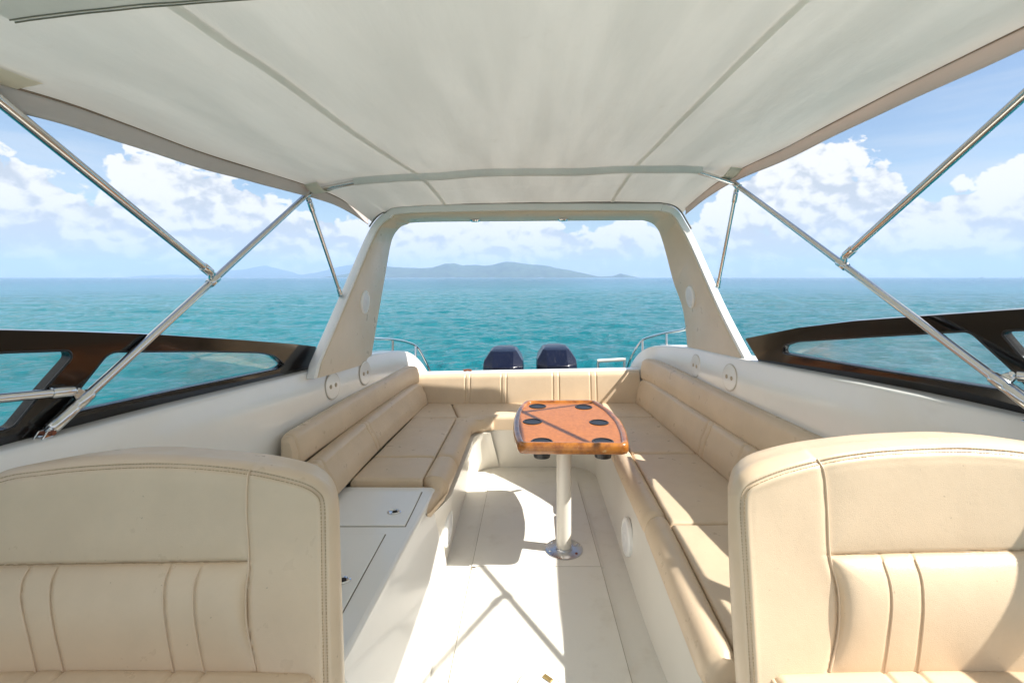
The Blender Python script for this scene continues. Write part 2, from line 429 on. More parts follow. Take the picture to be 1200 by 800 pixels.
island('hills', [(160, 325), (178, 322.3), (200, 321.5), (230, 322.5), (250, 320), (268, 317), (290, 315.5), (300, 313), (310, 311), (322, 314), (335, 317), (352, 322), (362, 321), (378, 318), (398, 312), (420, 309), (450, 313), (470, 325)], 12200, 1500, FOREST)
def haze():
    bm = bmesh.new(); box(bm, -13500, 13500, -6000, 13400, SEA_Z-4, 420)
    m = bpy.data.materials.new('sea_haze'); m.use_nodes = True; t = NT(m.node_tree)
    out = t.n('ShaderNodeOutputMaterial'); v = t.n('ShaderNodeVolumePrincipled')
    v.inputs['Color'].default_value = col(.50, .70, 1.0); v.inputs['Density'].default_value = 1.15e-4; v.inputs['Anisotropy'].default_value = .0
    t.t.links.new(v.outputs[0], out.inputs['Volume'])
    tag(obj('haze', bm, m, smooth=0), kind='stuff')
haze()
# ------------------------------------------------------------------ boat: hull, coamings, transom
hull = thing('boat_hull', 'white fibreglass boat hull with high coamings round the open cockpit', 'boat hull', (0, 3, 0))
def coaming(side, pts):
    E = catmull([P(u, v, x=x) if len((u, v, x)) == 3 else None for (u, v, x) in pts], 60)
    # carry on forward past the helm
    d = (E[0]-E[3]).normalized(); E = [E[0]+d*1.1, E[0]+d*.55]+E
    loops = []
    for p in E:
        aft = max(0, min(1, (p.y-3.7)/.6))
        xi = p.x; s = side; zb = .28
        top = p.z
        loops.append([Vector((xi-s*.03, p.y, zb)), Vector((xi-s*.022, p.y, max(zb+.1, top-.14))), Vector((xi-s*.007, p.y, top-.016)), Vector((xi-s*.001, p.y, top-.004)), Vector((xi+s*.010, p.y, top)),
                      Vector((xi+s*.13, p.y, top+.005)), Vector((xi+s*.17, p.y, top-.02)), Vector((xi+s*.19, p.y, top-.08)), Vector((xi+s*.15, p.y, -.2)), Vector((xi-s*.05, p.y, -1.3)), Vector((xi-s*.06, p.y, -1.3)), Vector((xi+s*.03, p.y, -.1))])
    bm = bmesh.new(); loft(bm, loops)
    obj('coaming', bm, GEL, hull, smooth=50)
    return E
EL = coaming(-1, [(0, 530, -1.29), (200, 477, -1.225), (366, 434, -1.15), (405, 424, -1.10), (437, 415, -1.05), (470, 411, -1.0), (484, 415, -.96), (496, 427, -.915), (505, 442, -.89)])
ER = coaming(1, [(1200, 489, 1.386), (1040, 455.5, 1.29), (888, 424, 1.2), (840, 414, 1.16), (808, 407, 1.14), (775, 404.5, 1.08), (757, 408, 1.0), (745, 418, .945), (736, 434, .90)])
bm = bmesh.new()
hexa(bm, [(-.93, 3.99, -1.3), (.96, 3.99, -1.3), (.93, 4.08, -1.3), (-.9, 4.08, -1.3), (-.93, 3.985, .662), (.96, 3.985, .697), (.93, 4.08, .695), (-.9, 4.08, .660)])
obj('transom', bm, GEL, hull, bevel=.012, seg=3)
bm = bmesh.new()   # underside of the cockpit well
box(bm, -1.08, 1.18, -.6, 3.98, -.9, -.02)
obj('hull_bottom', bm, GEL, hull)
def round_cover(u, v, x, s, parent, r=.073):
    E_ = EL if s < 0 else ER
    for _ in range(6):
        c = P(u, v, x=x); e = min(E_, key=lambda q: abs(q.y-c.y)); x = e.x-s*.0185
    k_ = E_.index(e); tg = (E_[min(k_+2, len(E_)-1)]-E_[k_-2]).normalized()
    ax = Vector((tg.y, -tg.x, 0)); ax = (ax if ax.x*s < 0 else -ax)
    ax = (ax.normalized()+Vector((0, 0, .085))).normalized(); c = c-ax*.002; tv = Vector((tg.x, tg.y, 0)).normalized()
    bm = bmesh.new(); lathe(bm, [(.0, .0), (r, .0), (r, .003), (r-.003, .0055), (.0, .006)], c, ax, 48)
    o = obj('round_cover', bm, GEL, parent)
    bm = bmesh.new(); lathe(bm, [(r+.004, .0005), (r+.004, .0025), (r, .0025), (r, .0005)], c, ax, 48)
    obj('gasket', bm, mat_gasket, o)
    for k in (-1, 1):
        bm = bmesh.new(); lathe(bm, [(.0, .005), (.012, .005), (.012, .0075), (.009, .0082), (.0, .0082)], c+tv*k*.027, ax, 20)
        obj('socket', bm, mat_socket, o)
mat_gasket = mat('grey_gasket', (.55, .50, .42), .7); mat_socket = mat('beige_socket', (.42, .35, .25), .5)
round_cover(390, 452, -1.12, -1, hull); round_cover(428, 437, -1.058, -1, hull)
round_cover(855, 442, 1.172, 1, hull); round_cover(815, 428.5, 1.128, 1, hull)
# deck
bm = bmesh.new(); hexa(bm, [(-.75, -.4, -.05), (.8, -.4, -.05), (.8, 3.9, -.05), (-.75, 3.9, -.05), (-.75, -.4, 0), (.8, -.4, 0), (.8, 3.9, 0), (-.75, 3.9, 0)])
deck = tag(obj('deck', bm, NONSKID, smooth=0), kind='structure')
def rrect(x0a, x0b, x1a, x1b, y0, y1, r, z):
    """outline: x at near/far on the left, near/far on the right, rounded far corners"""
    pts = [Vector((x0a, y0, z)), Vector((x1a, y0, z))]
    for k in range(9):
        a = R(90)*k/8; pts.append(Vector((x1b-r+r*math.cos(a), y1-r+r*math.sin(a), z)))
    for k in range(9):
        a = R(90)+R(90)*k/8; pts.append(Vector((x0b+.04+.04*math.cos(a), y1-.04+.04*math.sin(a), z)))
    return pts
for nm, args in (('deck', (-.274, -.262, .374, .362, 2.404, 3.56, .16)), ('deck', (-.288, -.274, .386, .374, .5, 2.400, .002))):
    x0a, x0b, x1a, x1b, y0, y1, r = args
    bm = slab(rrect(x0a, x0b, x1a, x1b, y0, y1, r, .001), [], Vector((0, 0, .008)))
    tag(obj(nm, bm, NONSKID, bevel=.006, seg=2), kind='structure')
    bm = slab(rrect(x0a-.016, x0b-.016, x1a+.016, x1b+.016, y0, y1+(.016 if y0 > 1 else 0), r+.01, .0005), [], Vector((0, 0, .0035)))
    tag(obj(nm, bm, NONSKID, bevel=.002, seg=1), kind='structure')
caulk = mat('deck_caulk', (.30, .255, .19), .8)
for pts in ([(-.2885, .5), (-.274, 2.40), (-.262, 3.50)], [(.3865, .5), (.3745, 2.40), (.3625, 3.38)], [(-.275, 2.402), (.375, 2.402)]):
    bm = bmesh.new(); tube(bm, [Vector((x, y, .0066)) for x, y in pts], .0019, 6)
    tag(obj('deck_seam', bm, caulk), kind='structure')
hp = thing('inspection_hatch', 'round white inspection hatch with a small brass catch set in the deck', 'deck hatch', P(631, 806, z=.009))
c = hp.location
bm = bmesh.new(); tube(bm, [Vector((c.x+.078*math.cos(R(10*k)), c.y+.078*math.sin(R(10*k)), .0095)) for k in range(37)], .0022, 6); obj('hatch_gasket', bm, mat('hatch_gasket', (.36, .31, .24), .8), hp)
bm = bmesh.new(); lathe(bm, [(0, 0), (.075, 0), (.075, .004), (.070, .006), (.068, .003), (.064, .003), (.062, .007), (0, .008)], c, (0, 0, 1), 56); obj('hatch_lid', bm, WHITEP, hp)
bm = bmesh.new(); q = P(642, 795, z=.017); d = Vector((.014, -.012, 0)); e = Vector((.005, .006, 0))
hexa(bm, [q-d-e, q+d-e, q+d+e, q-d+e]+[p+Vector((0, 0, .006)) for p in (q-d-e, q+d-e, q+d+e, q-d+e)]); obj('catch', bm, BRASS, hp, bevel=.001)
# ------------------------------------------------------------------ settees
SZ, SB = .43, .335
def offset_path(path, d):
    out = []
    n = len(path)
    for i, p in enumerate(path):
        t = (path[min(i+1, n-1)]-path[max(i-1, 0)]).normalized()
        out.append(p+Vector((-t.y, t.x, 0))*d)
    return out
def arc(cx, cy, r, a0, a1, n=10, z=0):
    return [Vector((cx+r*math.cos(R(a0+(a1-a0)*i/n)), cy+r*math.sin(R(a0+(a1-a0)*i/n)), z)) for i in range(n+1)]
# front line of the settees at bolster height, from forward on the left, round the stern, forward on the right
def line(a, b, n=8): return [a.lerp(b, i/n) for i in range(n)]
V2 = lambda x, y, z=0: Vector((x, y, z))
front_left = [V2(-.452, 2.2), V2(-.428, 2.32)]+line(V2(-.402, 2.44), V2(-.395, 2.74), 8)+line(V2(-.395, 2.745), V2(-.388, 3.32), 8)+arc(-.258, 3.345, .13, 180, 84, 10)
front_left = [p for p in front_left]
front_right = [V2(.31, 3.53), *arc(.32, 3.33, .20, 80, 0, 10), *line(V2(.522, 3.2), V2(.515, 2.80), 8), *line(V2(.515, 2.80), V2(.505, 2.0), 12), *line(V2(.505, 2.0), V2(.475, 1.30), 10), V2(.475, 1.3)]
def clampy(p, y): return Vector((p.x, min(p.y, y), p.z))
def bolster(path, a, b, w, name, parent, inner=None, zt=SZ):
    """rolled front edge of a seat, swept along path[a:b]"""
    pp = path[a:b]
    # resample finely by catmull
    pp = catmull(pp, max(6, len(pp)*3))
    n = len(pp); loops = []
    prof = [(.040, SB+.001), (.018, SB+.004), (.004, SB+.014), (-.002, SB+.032), (.001, zt-.042), (.009, zt-.022), (.023, zt-.005), (.042, zt+.006), (w*.62, zt+.010), (w*.82, zt+.007), (w-.007, zt-.003), (w, zt-.014), (w, SB+.01)]
    for i, p in enumerate(pp):
        t = (pp[min(i+1, n-1)]-pp[max(i-1, 0)]).normalized(); nr = Vector((-t.y, t.x, 0))
        if parent_sign[name] < 0: nr = nr
        e = min(i, n-1-i); k = {0: .012, 1: .003}.get(e, 0)
        tp = max(0, min(1, (2.45-p.y)/.05)) if name == 'l' else 0
        loops.append([clampy(p+nr*(1-.5*tp)*(q+k if q < w*.5 else q-k*.3)+Vector((0, 0, (zz-k if zz > SB+.05 else zz+k*.3)-tp*(.045 if zz > SB+.05 else 0))), 3.527 if name == 'l' else 9) for q, zz in prof])
    bm = bmesh.new(); loft(bm, loops); obj('front_bolster', bm, LEATHER, parent, smooth=60)
parent_sign = {'l': 1, 'r': -1}
def cushion(name, pts, z0, z1, parent, bev=.014, puff=.006, m=None):
    """flat seat cushion from a plan outline of four corners, slightly crowned, rounded edges"""
    a, b, c, d = [Vector((p[0], p[1], 0)) for p in pts]
    bm = bmesh.new(); n = 26
    def fn(s, t):
        p = a.lerp(b, s).lerp(d.lerp(c, s), t)
        L1 = (b-a).length; L2 = (d-a).length
        ds = min(s, 1-s)*L1; dt = min(t, 1-t)*L2
        k = 0
        for q in (ds, dt):
            if q < bev: k += bev-math.sqrt(max(0, bev*bev-(bev-q)**2))
        cr = puff*(1-(2*s-1)**4)*(1-(2*t-1)**4)
        cr += .0016*noise.noise((p.x*9, p.y*9, z1*5))
        return p+Vector((0, 0, z1-min(k, bev)+cr))
    # edge-dense spacing
    def sp(s): return .5-.5*math.cos(math.pi*s) if True else s
    vs = grid(bm, n, n, lambda s, t: fn(sp(s), sp(t)))
    ring = vs[0][:-1]+[r[-1] for r in vs[:-1]]+vs[-1][:0:-1]+[r[0] for r in vs[:0:-1]]
    low = [bm.verts.new((v.co.x, v.co.y, z0)) for v in ring]
    for i in range(len(ring)):
        j = (i+1) % len(ring); bm.faces.new((ring[i], ring[j], low[j], low[i]))
    bm.faces.new(low)
    return obj(name, bm, m or LEATHER, parent, smooth=60)
def sweep_back(name, stations, prof, parent, s, grooves=(), end_r=.10, bulge=0):
    """backrest cushion: profile (inboard, up) swept along stations; rounded ends, stitched pleats"""
    pts = catmull(stations, 420); n = len(pts); loops = []
    cum = [0]
    for a, b in zip(pts, pts[1:]): cum.append(cum[-1]+(b-a).length)
    L = cum[-1]; zc = sum(q[1] for q in prof)/len(prof); xc = sum(q[0] for q in prof)/len(prof)
    for i, p in enumerate(pts):
        d = min(cum[i], L-cum[i]); k = 1.0
        if d < end_r: k = .42+.58*math.sqrt(max(0, 1-(1-d/end_r)**2))
        g = sum(.007*math.exp(-((cum[i]-q)/.006)**2) for q in grooves)
        lp = []
        for q, zz in prof:
            qq = xc+(q-xc)*k; z2 = zc+(zz-zc)*(1-(1-k)*(.75 if zz > zc else .1))
            f = max(0, (q-xc))
            lp.append(p+Vector((-s*(qq-g*(1 if q > xc*.8 else 0)), 0, z2-(g*.6 if zz > zc else 0)+.0012*noise.noise((p.y*6, q*20, zz*9)))))
        loops.append(lp)
    bm = bmesh.new(); loft(bm, loops); return obj(name, bm, LEATHER, parent, smooth=60)
def rprof(w0, w1, z0, z1, r=.03, n=6):
    """rounded profile: inboard face w1 at bottom..top, outboard face 0"""
    out = [(0, z0), (w0, z0)]
    out = [(0, z0)]
    for k in range(n+1):
        a = -R(90)+R(90)*k/n; out.append((w0-r*.6+r*.6*math.cos(a), z0+r*.6+r*.6*math.sin(a)))
    out.append(((w0*.5+w1*.5)+.006, (z0+z1)/2))
    for k in range(n+1):
        a = R(90)*k/n; out.append((w1-r+r*math.cos(a), z1-r+r*math.sin(a)))
    out.append((.012, z1-.002)); out.append((0, z1-.012))
    return out
def settee_base(path_low, path_top, parent, back):
    """moulded locker front under the seats"""
    a = catmull(path_low, 60); b = catmull(path_top, 60)
    loops = []
    for p, q in zip(a, b):
        pass
    bm = bmesh.new()
    rows = []
    for k in range(9):
        t = k/8
        row = []
        for p, q in zip(a, b):
            pt = p.lerp(q, t); pt.z = t*SB
            if t < .2:     # cove where the front meets the deck
                nn = (p-q); nn.z = 0
            row.append(pt)
        rows.append(row)
    rows.append([Vector((q.x+bk[0], q.y+bk[1], SB)) for q, bk in zip(b, [back]*len(b))])
    loft(bm, rows, closed=False)
    return obj('locker_front', bm, LINER, parent, smooth=60)
# left settee
port = thing('settee', 'cream vinyl settee with a curved front along the left coaming behind the white locker', 'bench seat', (-.8, 2.8, 0), 'cream settees round the cockpit table')
star = thing('settee', 'cream vinyl settee along the right coaming beside the wooden table', 'bench seat', (.8, 2.6, 0), 'cream settees round the cockpit table')
aft = thing('settee', 'cream vinyl bench seat across the stern in front of the outboard motors', 'bench seat', (0, 3.7, 0), 'cream settees round the cockpit table')
bolster(front_left, 0, 11, .13, 'l', port); bolster(front_left, 10, len(front_left), .13, 'l', port)
bolster(front_right, 0, 20, .10, 'r', star); bolster(front_right, 19, 32, .10, 'r', star); bolster(front_right, 31, len(front_right), .10, 'r', star)
jl = lambda y: -.90+(y-2.4)*.052      # where seat meets backrest on the left
jr = lambda y: 1.045-(y-2.45)*.075
cushion('seat_cushion', [(jl(2.44), 2.44), (-.532, 2.44), (-.528, 2.742), (jl(2.742), 2.742)], SB, SZ, port)
cushion('seat_cushion', [(jl(2.75), 2.75), (-.527, 2.75), (-.517, 3.515), (jl(3.515), 3.515)], SB, SZ, port)

cushion('seat_cushion', [(-.515, 3.40), (-.33, 3.47), (-.262, 3.524), (-.515, 3.524)], SB, SZ-.002, port, bev=.006)
cushion('seat_cushion', [(.606, 2.01), (jr(2.01), 2.01), (jr(2.80), 2.80), (.615, 2.80)], SB, SZ, star)
cushion('seat_cushion', [(.578, 1.25), (jr(1.25), 1.25), (jr(2.0), 2.0), (.605, 2.0)], SB, SZ, star)
cushion('seat_cushion', [(.62, 2.81), (jr(2.81), 2.81), (jr(3.53), 3.53), (.622, 3.53)], SB, SZ, star)
cushion('seat_cushion', [(.36, 3.40), (.63, 3.3), (.63, 3.53), (.33, 3.53)], SB, SZ-.003, star, bev=.004)
cushion('seat_cushion', [(-.50, 3.525), (.63, 3.535), (.52, 3.93), (-.61, 3.92)], SB, SZ, aft, bev=.022)
cushion('seat_cushion', [(-.86, 3.505), (-.508, 3.52), (-.618, 3.92), (-.86, 3.92)], SB, SZ, aft)
cushion('seat_cushion', [(.638, 3.537), (.97, 3.54), (.95, 3.94), (.528, 3.935)], SB, SZ, aft)
# locker fronts
lowl = [V2(-.45, 2.2), V2(-.413, 2.44), V2(-.41, 2.6), V2(-.41, 3.1)] + arc(-.19, 3.46, .22, 180, 95, 6)
topl = [V2(-.47, 2.2), V2(-.395, 2.44), V2(-.385, 2.6), V2(-.375, 3.1)] + arc(-.25, 3.345, .122, 180, 95, 6)
bl = settee_base(lowl, topl, port, (-.1, .02))
lowr = arc(.33, 3.50, .18, 85, 0, 6)+[V2(.51, 3.3), V2(.505, 2.6), V2(.50, 2.0), V2(.515, 1.6), V2(.53, 1.2)]
topr = arc(.33, 3.34, .19, 85, 0, 6)+[V2(.535, 3.2), V2(.53, 2.6), V2(.52, 2.0), V2(.505, 1.6), V2(.48, 1.2)]
br = settee_base(lowr, topr, star, (.1, .02))
bm = bmesh.new(); hexa(bm, [(-.40, 3.678, 0), (.40, 3.678, 0), (.40, 3.85, 0), (-.40, 3.85, 0), (-.40, 3.545, SB-.001), (.40, 3.545, SB-.001), (.40, 3.85, SB-.001), (-.40, 3.85, SB-.001)]); obj('locker_front', bm, LINER, aft)
# seat backs, left
sl_ = [Vector((x, y, 0)) for x, y in ((-1.045, 1.95), (-1.035, 2.23), (-1.02, 2.8), (-.985, 3.4), (-.955, 3.80), (-.93, 3.90))]
gl_ = [.26, .30, .86, .90]
sweep_back('lower_backrest', sl_, rprof(.145, .085, SZ-.005, .605, .034), port, -1, gl_, .07)
su_ = [Vector((x, y, 0)) for x, y in ((-1.128, 2.15), (-1.115, 2.4), (-1.08, 3.0), (-1.03, 3.6), (-1.0, 3.82), (-.955, 3.93))]
sweep_back('upper_backrest', su_, rprof(.088, .072, .592, .745, .034), port, -1, [.04], .09)
sr_ = [Vector((x, y, 0)) for x, y in ((1.21, 1.35), (1.19, 1.9), (1.15, 2.4), (1.105, 3.0), (1.06, 3.6), (1.035, 3.86), (1.01, 3.94))]
sweep_back('lower_backrest', sr_, rprof(.135, .085, SZ-.005, .635, .034), star, 1, [.95, 1.02, 1.36, 1.41], .07)
sru = [Vector((x, y, 0)) for x, y in ((1.285, 1.35), (1.245, 1.9), (1.195, 2.4), (1.145, 3.0), (1.09, 3.6), (1.065, 3.80), (1.02, 3.95))]
sweep_back('upper_backrest', sru, rprof(.092, .075, .622, .80, .034), star, 1, [], .09)
# stern back panel
def stern_back():
    x0, x1 = -.90, .935
    gx = [P(u, 450, y=3.93).x for u in (545, 550.5, 587.5, 593.5, 648, 655, 692, 699)]
    bm = bmesh.new()
    def fn(s, t):
        x = x0+(x1-x0)*s; zt = .657+.0192*(x+.83); z = SZ-.01+(zt-SZ+.01)*t
        y = 3.905+.055*t
        if t > .86: y += .03*((t-.86)/.14)**2.2
        g = sum(.006*math.exp(-((x-q)/.0055)**2) for q in gx)
        pil = .006*math.sin(math.pi*min(1, t*1.02))**.5
        return Vector((x, y+g-pil, z))
    vs = grid(bm, 460, 22, fn)
    ring = vs[-1]; back = [bm.verts.new(v.co+Vector((0, .03, 0))) for v in ring]
    for i in range(len(ring)-1): bm.faces.new((ring[i], ring[i+1], back[i+1], back[i]))
    obj('backrest', bm, LEATHER, aft, smooth=70)
stern_back()
# round speakers in the locker fronts
def speaker_disc(parent, c, ax, r, name='speaker', m=WHITEP):
    bm = bmesh.new(); lathe(bm, [(0, -.01), (r, -.01), (r, .004), (r-.006, .011), (r*.84, .012), (r*.80, .007), (0, .007)], c, ax, 56)
    o = obj(name, bm, m, parent)
    bm = bmesh.new()
    lathe(bm, [(0, .0068), (r*.79, .0068), (r*.76, .0095), (r*.5, .0125), (r*.22, .0138), (r*.2, .016), (0, .017)], c, ax, 56)
    obj('grille', bm, GRILLE, o)
speaker_disc(star, Vector((.504, 2.40, .16)), Vector((-1, 0, .05)), .088)
speaker_disc(port, Vector((-.405, 2.47, .165)), Vector((1, 0, -.05)), .088)
# ------------------------------------------------------------------ locker by the left settee
mat_lidgap = mat('lid_gap', (.16, .135, .10), .9)
cab = thing('locker', 'low white moulded locker with two lids ahead of the left settee', 'locker', (-.7, 1.9, 0))
CZ = .40
bm = bmesh.new()
top = [(-1.05, 1.30), (-.512, 1.30), (-.457, 2.40), (-.475, 2.425), (-1.05, 2.43)]
bot = [(-1.05, 1.30), (-.31, 1.30), (-.408, 2.47), (-.43, 2.49), (-1.05, 2.49)]
loft(bm, [[Vector((x, y, .0)) for x, y in bot], [Vector((b[0]+(a[0]-b[0])*.95, b[1]+(a[1]-b[1])*.95, CZ-.03)) for a, b in zip(top, bot)], [Vector((x, y, CZ)) for x, y in top]])
obj('locker_body', bm, GEL, cab, bevel=.012, seg=3)
for (x0, x1, y0, y1), (lu, lv) in (((-.98, -.516, 2.035, 2.36), (462, 600)), ((-.98, -.582, 1.40, 1.97), (401, 680))):
    bm = bmesh.new(); box(bm, x0-.002, x1+.0025, y0-.0025, y1+.002, CZ-.004, CZ+.0012)
    lid = obj('lid', bm, [mat_lidgap], cab)
    bm = bmesh.new(); box(bm, x0, x1-.001, y0, y1, CZ-.004, CZ+.006); obj('lid_panel', bm, GEL, lid, bevel=.003)
    c = P(lu, lv, z=CZ+.006)
    bm = bmesh.new(); lathe(bm, [(0, 0), (.030, 0), (.030, .003), (.024, .006), (.020, .004), (0, .003)], c, (0, 0, 1), 32)
    for v in bm.verts: v.co.y = c.y+(v.co.y-c.y)*.75
    la = obj('latch', bm, CHROME, lid)
    bm = bmesh.new(); lathe(bm, [(0, .003), (.011, .003), (.011, .0048), (0, .005)], c+Vector((.003, 0, 0)), (0, 0, 1), 20)
    lk = obj('latch_keyhole', bm, DARK, lid)
# ------------------------------------------------------------------ table
tab = thing('cockpit_table', 'varnished orange wooden table with six black cup holders on a single pole', 'table', (.20, 2.555, 0))
TZ = .645
def table_outline(inset, z):
    ctl = [(.228-.267, 2.315), (.228-.296, 2.50), (.228-.303, 2.72), (.228-.288, 2.93), (.228-.24, 3.14), (.228+.222, 3.15), (.228+.285, 2.93), (.228+.308, 2.70), (.228+.298, 2.50), (.228+.267, 2.305)]
    # round the corners by sampling a closed polyline with filleting
    pts = [Vector((x, y, 0)) for x, y in ctl]; n = len(pts); out = []
    rad = {0: .045, 9: .045, 4: .06, 5: .06}
    for i, p in enumerate(pts):
        a = (pts[i-1]-p).normalized(); b = (pts[(i+1) % n]-p).normalized()
        r = rad.get(i, .07)
        for k in range(7):
            t = k/6; q = p+a*r*(1-t)**2+b*r*t**2
            out.append(q)
    m_ = len(out); res = []
    for i, p in enumerate(out):
        t = (out[(i+1) % m_]-out[i-1]).normalized(); nr = Vector((t.y, -t.x, 0))
        c = Vector((.228, 2.72, 0))
        if nr.dot(c-p) < 0: nr = -nr
        q = p+nr*inset; res.append(Vector((q.x, q.y, z)))
    return res
holders = [P(u, v, z=TZ) for u, v in ((630, 476), (684, 477), (624, 494), (702, 495), (635, 517.5), (706.5, 517.5))]
HR = .050
holes = [[c+Vector((HR*math.cos(2*math.pi*k/32), HR*math.sin(2*math.pi*k/32), 0)) for k in range(32)] for c in holders]
bm = slab(table_outline(.028, TZ), holes, Vector((0, 0, -.028)))
obj('tabletop', bm, WOODTOP, tab, smooth=30)
bm = bmesh.new()
o0 = [table_outline(d, z) for d, z in ((.034, TZ-.002), (.032, TZ+.006), (.026, TZ+.011), (.012, TZ+.012), (.003, TZ+.006), (-.001, TZ-.006), (-.001, TZ-.028), (.004, TZ-.040), (.014, TZ-.045), (.034, TZ-.040))]
vs = [[bm.verts.new(p) for p in lp] for lp in o0]; n = len(vs[0])
for a, b in zip(vs, vs[1:]+vs[:1]):
    for i in range(n): bm.faces.new((a[i], a[(i+1) % n], b[(i+1) % n], b[i]))
obj('table_rim', bm, WOODRIM, tab, smooth=60)
for c in holders:
    bm = bmesh.new()
    lathe(bm, [(HR+.004, .0005), (HR+.004, .003), (HR-.001, .0042), (HR-.005, .002), (HR-.008, -.04), (HR-.012, -.068), (0, -.070), (0, -.074), (HR-.009, -.072), (HR-.003, -.040), (HR-.001, 0)], c, (0, 0, 1), 36)
    obj('cup_holder', bm, RUBBER, tab, smooth=40)
bm = bmesh.new(); tube(bm, [(.20, 2.555, .012), (.20, 2.555, .05), (.20, 2.555, TZ-.03)], .039, 36)
pole = obj('table_leg', bm, ALU, tab)
bm = bmesh.new(); lathe(bm, [(0, TZ-.055), (.075, TZ-.055), (.085, TZ-.03), (0, TZ-.03)], (.20, 2.555, 0), (0, 0, 1), 36); obj('top_socket', bm, ALU, tab)
bm = bmesh.new(); lathe(bm, [(0, .009), (.1, .009), (.1, .0125), (.097, .0145), (.045, .0155), (.044, .024), (.040, .025), (.040, .016), (0, .016)], (.20, 2.555, 0), (0, 0, 1), 56)
bp = obj('base_plate', bm, mat('brushed_steel', (.62, .63, .65), .3, metal=1, rough_var=.08), tab)
for k in range(6):
    a = R(60*k+20); bm = bmesh.new(); lathe(bm, [(0, .015), (.0075, .015), (.006, .0185), (0, .019)], (.20+.080*math.cos(a), 2.555+.080*math.sin(a), 0), (0, 0, 1), 12); obj('screw', bm, RUST if k in (1, 5) else STEEL, bp)
# ------------------------------------------------------------------ radar arch
arch = thing('radar_arch', 'cream lined white arch spanning the stern behind the canopy', 'arch', (.05, 3.2, .95))
fr = [(372, 431, -1.10), (395, 378, -1.09), (422, 314, -1.07), (436, 282, -1.05), (445, 266, -1.02), (457, 256, -.95), (480, 250, -.82)]
Fp = [P(*q[:2], x=q[2]) for q in fr]+[P(617, 247, y=3.36)]+[P(u, v, x=x) for u, v, x in ((754, 247, .82), (776, 248, .95), (788, 252, 1.03), (796, 264, 1.09), (810, 290, 1.15), (841, 360, 1.19), (873, 423, 1.2))]
Ap = [P(u, v, x=x) for u, v, x in ((435, 415, -1.06), (446, 350, -1.06), (452, 314, -1.06), (458, 282, -1.035), (466, 268, -.98), (476, 262, -.92), (500, 259, -.775))]+[P(617, 258, y=3.70)]+[P(u, v, x=x) for u, v, x in ((735, 257, .775), (757, 258, .92), (770, 266, 1.005), (778, 285, 1.05), (790, 330, 1.105), (801, 363, 1.15), (806, 408, 1.15))]
NS = 110
Fc = catmull(Fp, NS); Ac = catmull(Ap, NS)
for L_ in (Fc, Ac):       # feet run down into the coaming
    L_[0] = L_[0]+Vector((0, -.02, -.05)); L_[-1] = L_[-1]+Vector((0, -.02, -.05))
def arch_normals(c):
    out = []
    for i in range(len(c)):
        t = c[min(i+1, len(c)-1)]-c[max(i-1, 0)]; n = Vector((-t.z, 0, t.x))
        n.normalize(); out.append(n)
    return out
Nf = arch_normals(Fc)
th = .052
loops = []
FOUT = []
for f, a, n in zip(Fc, Ac, Nf):
    fo = f+n*th+Vector((0, -.012, 0)); ao = a+n*th; FOUT.append(fo)
    loops.append([f+Vector((0, -.012, 0))+n*.004, f+Vector((0, .012, 0)), a-Vector((0, .012, 0)), a+n*.008, ao-n*.008, ao-Vector((0, .012, 0)), fo+Vector((0, .012, 0)), fo-n*.008])
bm = bmesh.new(); loft(bm, loops); obj('arch_frame', bm, GEL, arch, smooth=50)
loops = []
for f, a, n in zip(Fc, Ac, Nf):
    p = f.lerp(a, .025); q = f.lerp(a, .985)
    loops.append([p+n*.01, p-n*.006, p.lerp(q, .012)-n*.010, p.lerp(q, .988)-n*.010, q-n*.006, q+n*.01])
bm = bmesh.new(); loft(bm, loops); obj('arch_lining', bm, ARCHV, arch, smooth=50)
def face_point(u, v, lo, hi):
    """where the line of sight to a measured point meets the arch lining"""
    best = None
    for i in range(lo, hi):
        for k in range(21):
            p = Fc[i].lerp(Ac[i], k/20); uu = U0+F*p.x/p.y; vv = V0-F*(p.z-H)/p.y
            d = (uu-u)**2+(vv-v)**2
            if best is None or d < best[0]: best = (d, p, Nf[i])
    return best[1], best[2]
for u, v, lo, hi in ((427, 355, 0, 40), (811, 347, 70, NS)):
    p, n = face_point(u, v, lo, hi); speaker_disc(arch, p-n*.008, -n, .078)
for u in (562, 667):
    i = min(range(NS), key=lambda k: abs(Fc[k].x-(u-U0)/F*3.6)); p = Fc[i].lerp(Ac[i], .75); n = Nf[i]
    bm = bmesh.new(); lathe(bm, [(0, 0), (.040, 0), (.040, .006), (.030, .016), (.022, .014), (0, .012)], p-n*.009, -n, 32); obj('courtesy_lamp', bm, CHROME, arch)
# dark piping where the canopy meets the arch
bm = bmesh.new(); pp = [p+Nf[i+8]*.004+Vector((0, -.004, 0)) for i, p in enumerate(FOUT[8:-8]) if p.z > 1.80]; tube(bm, pp, .006, 8); obj('canopy_track', bm, mat('grey_track', (.16, .16, .14), .6), arch)
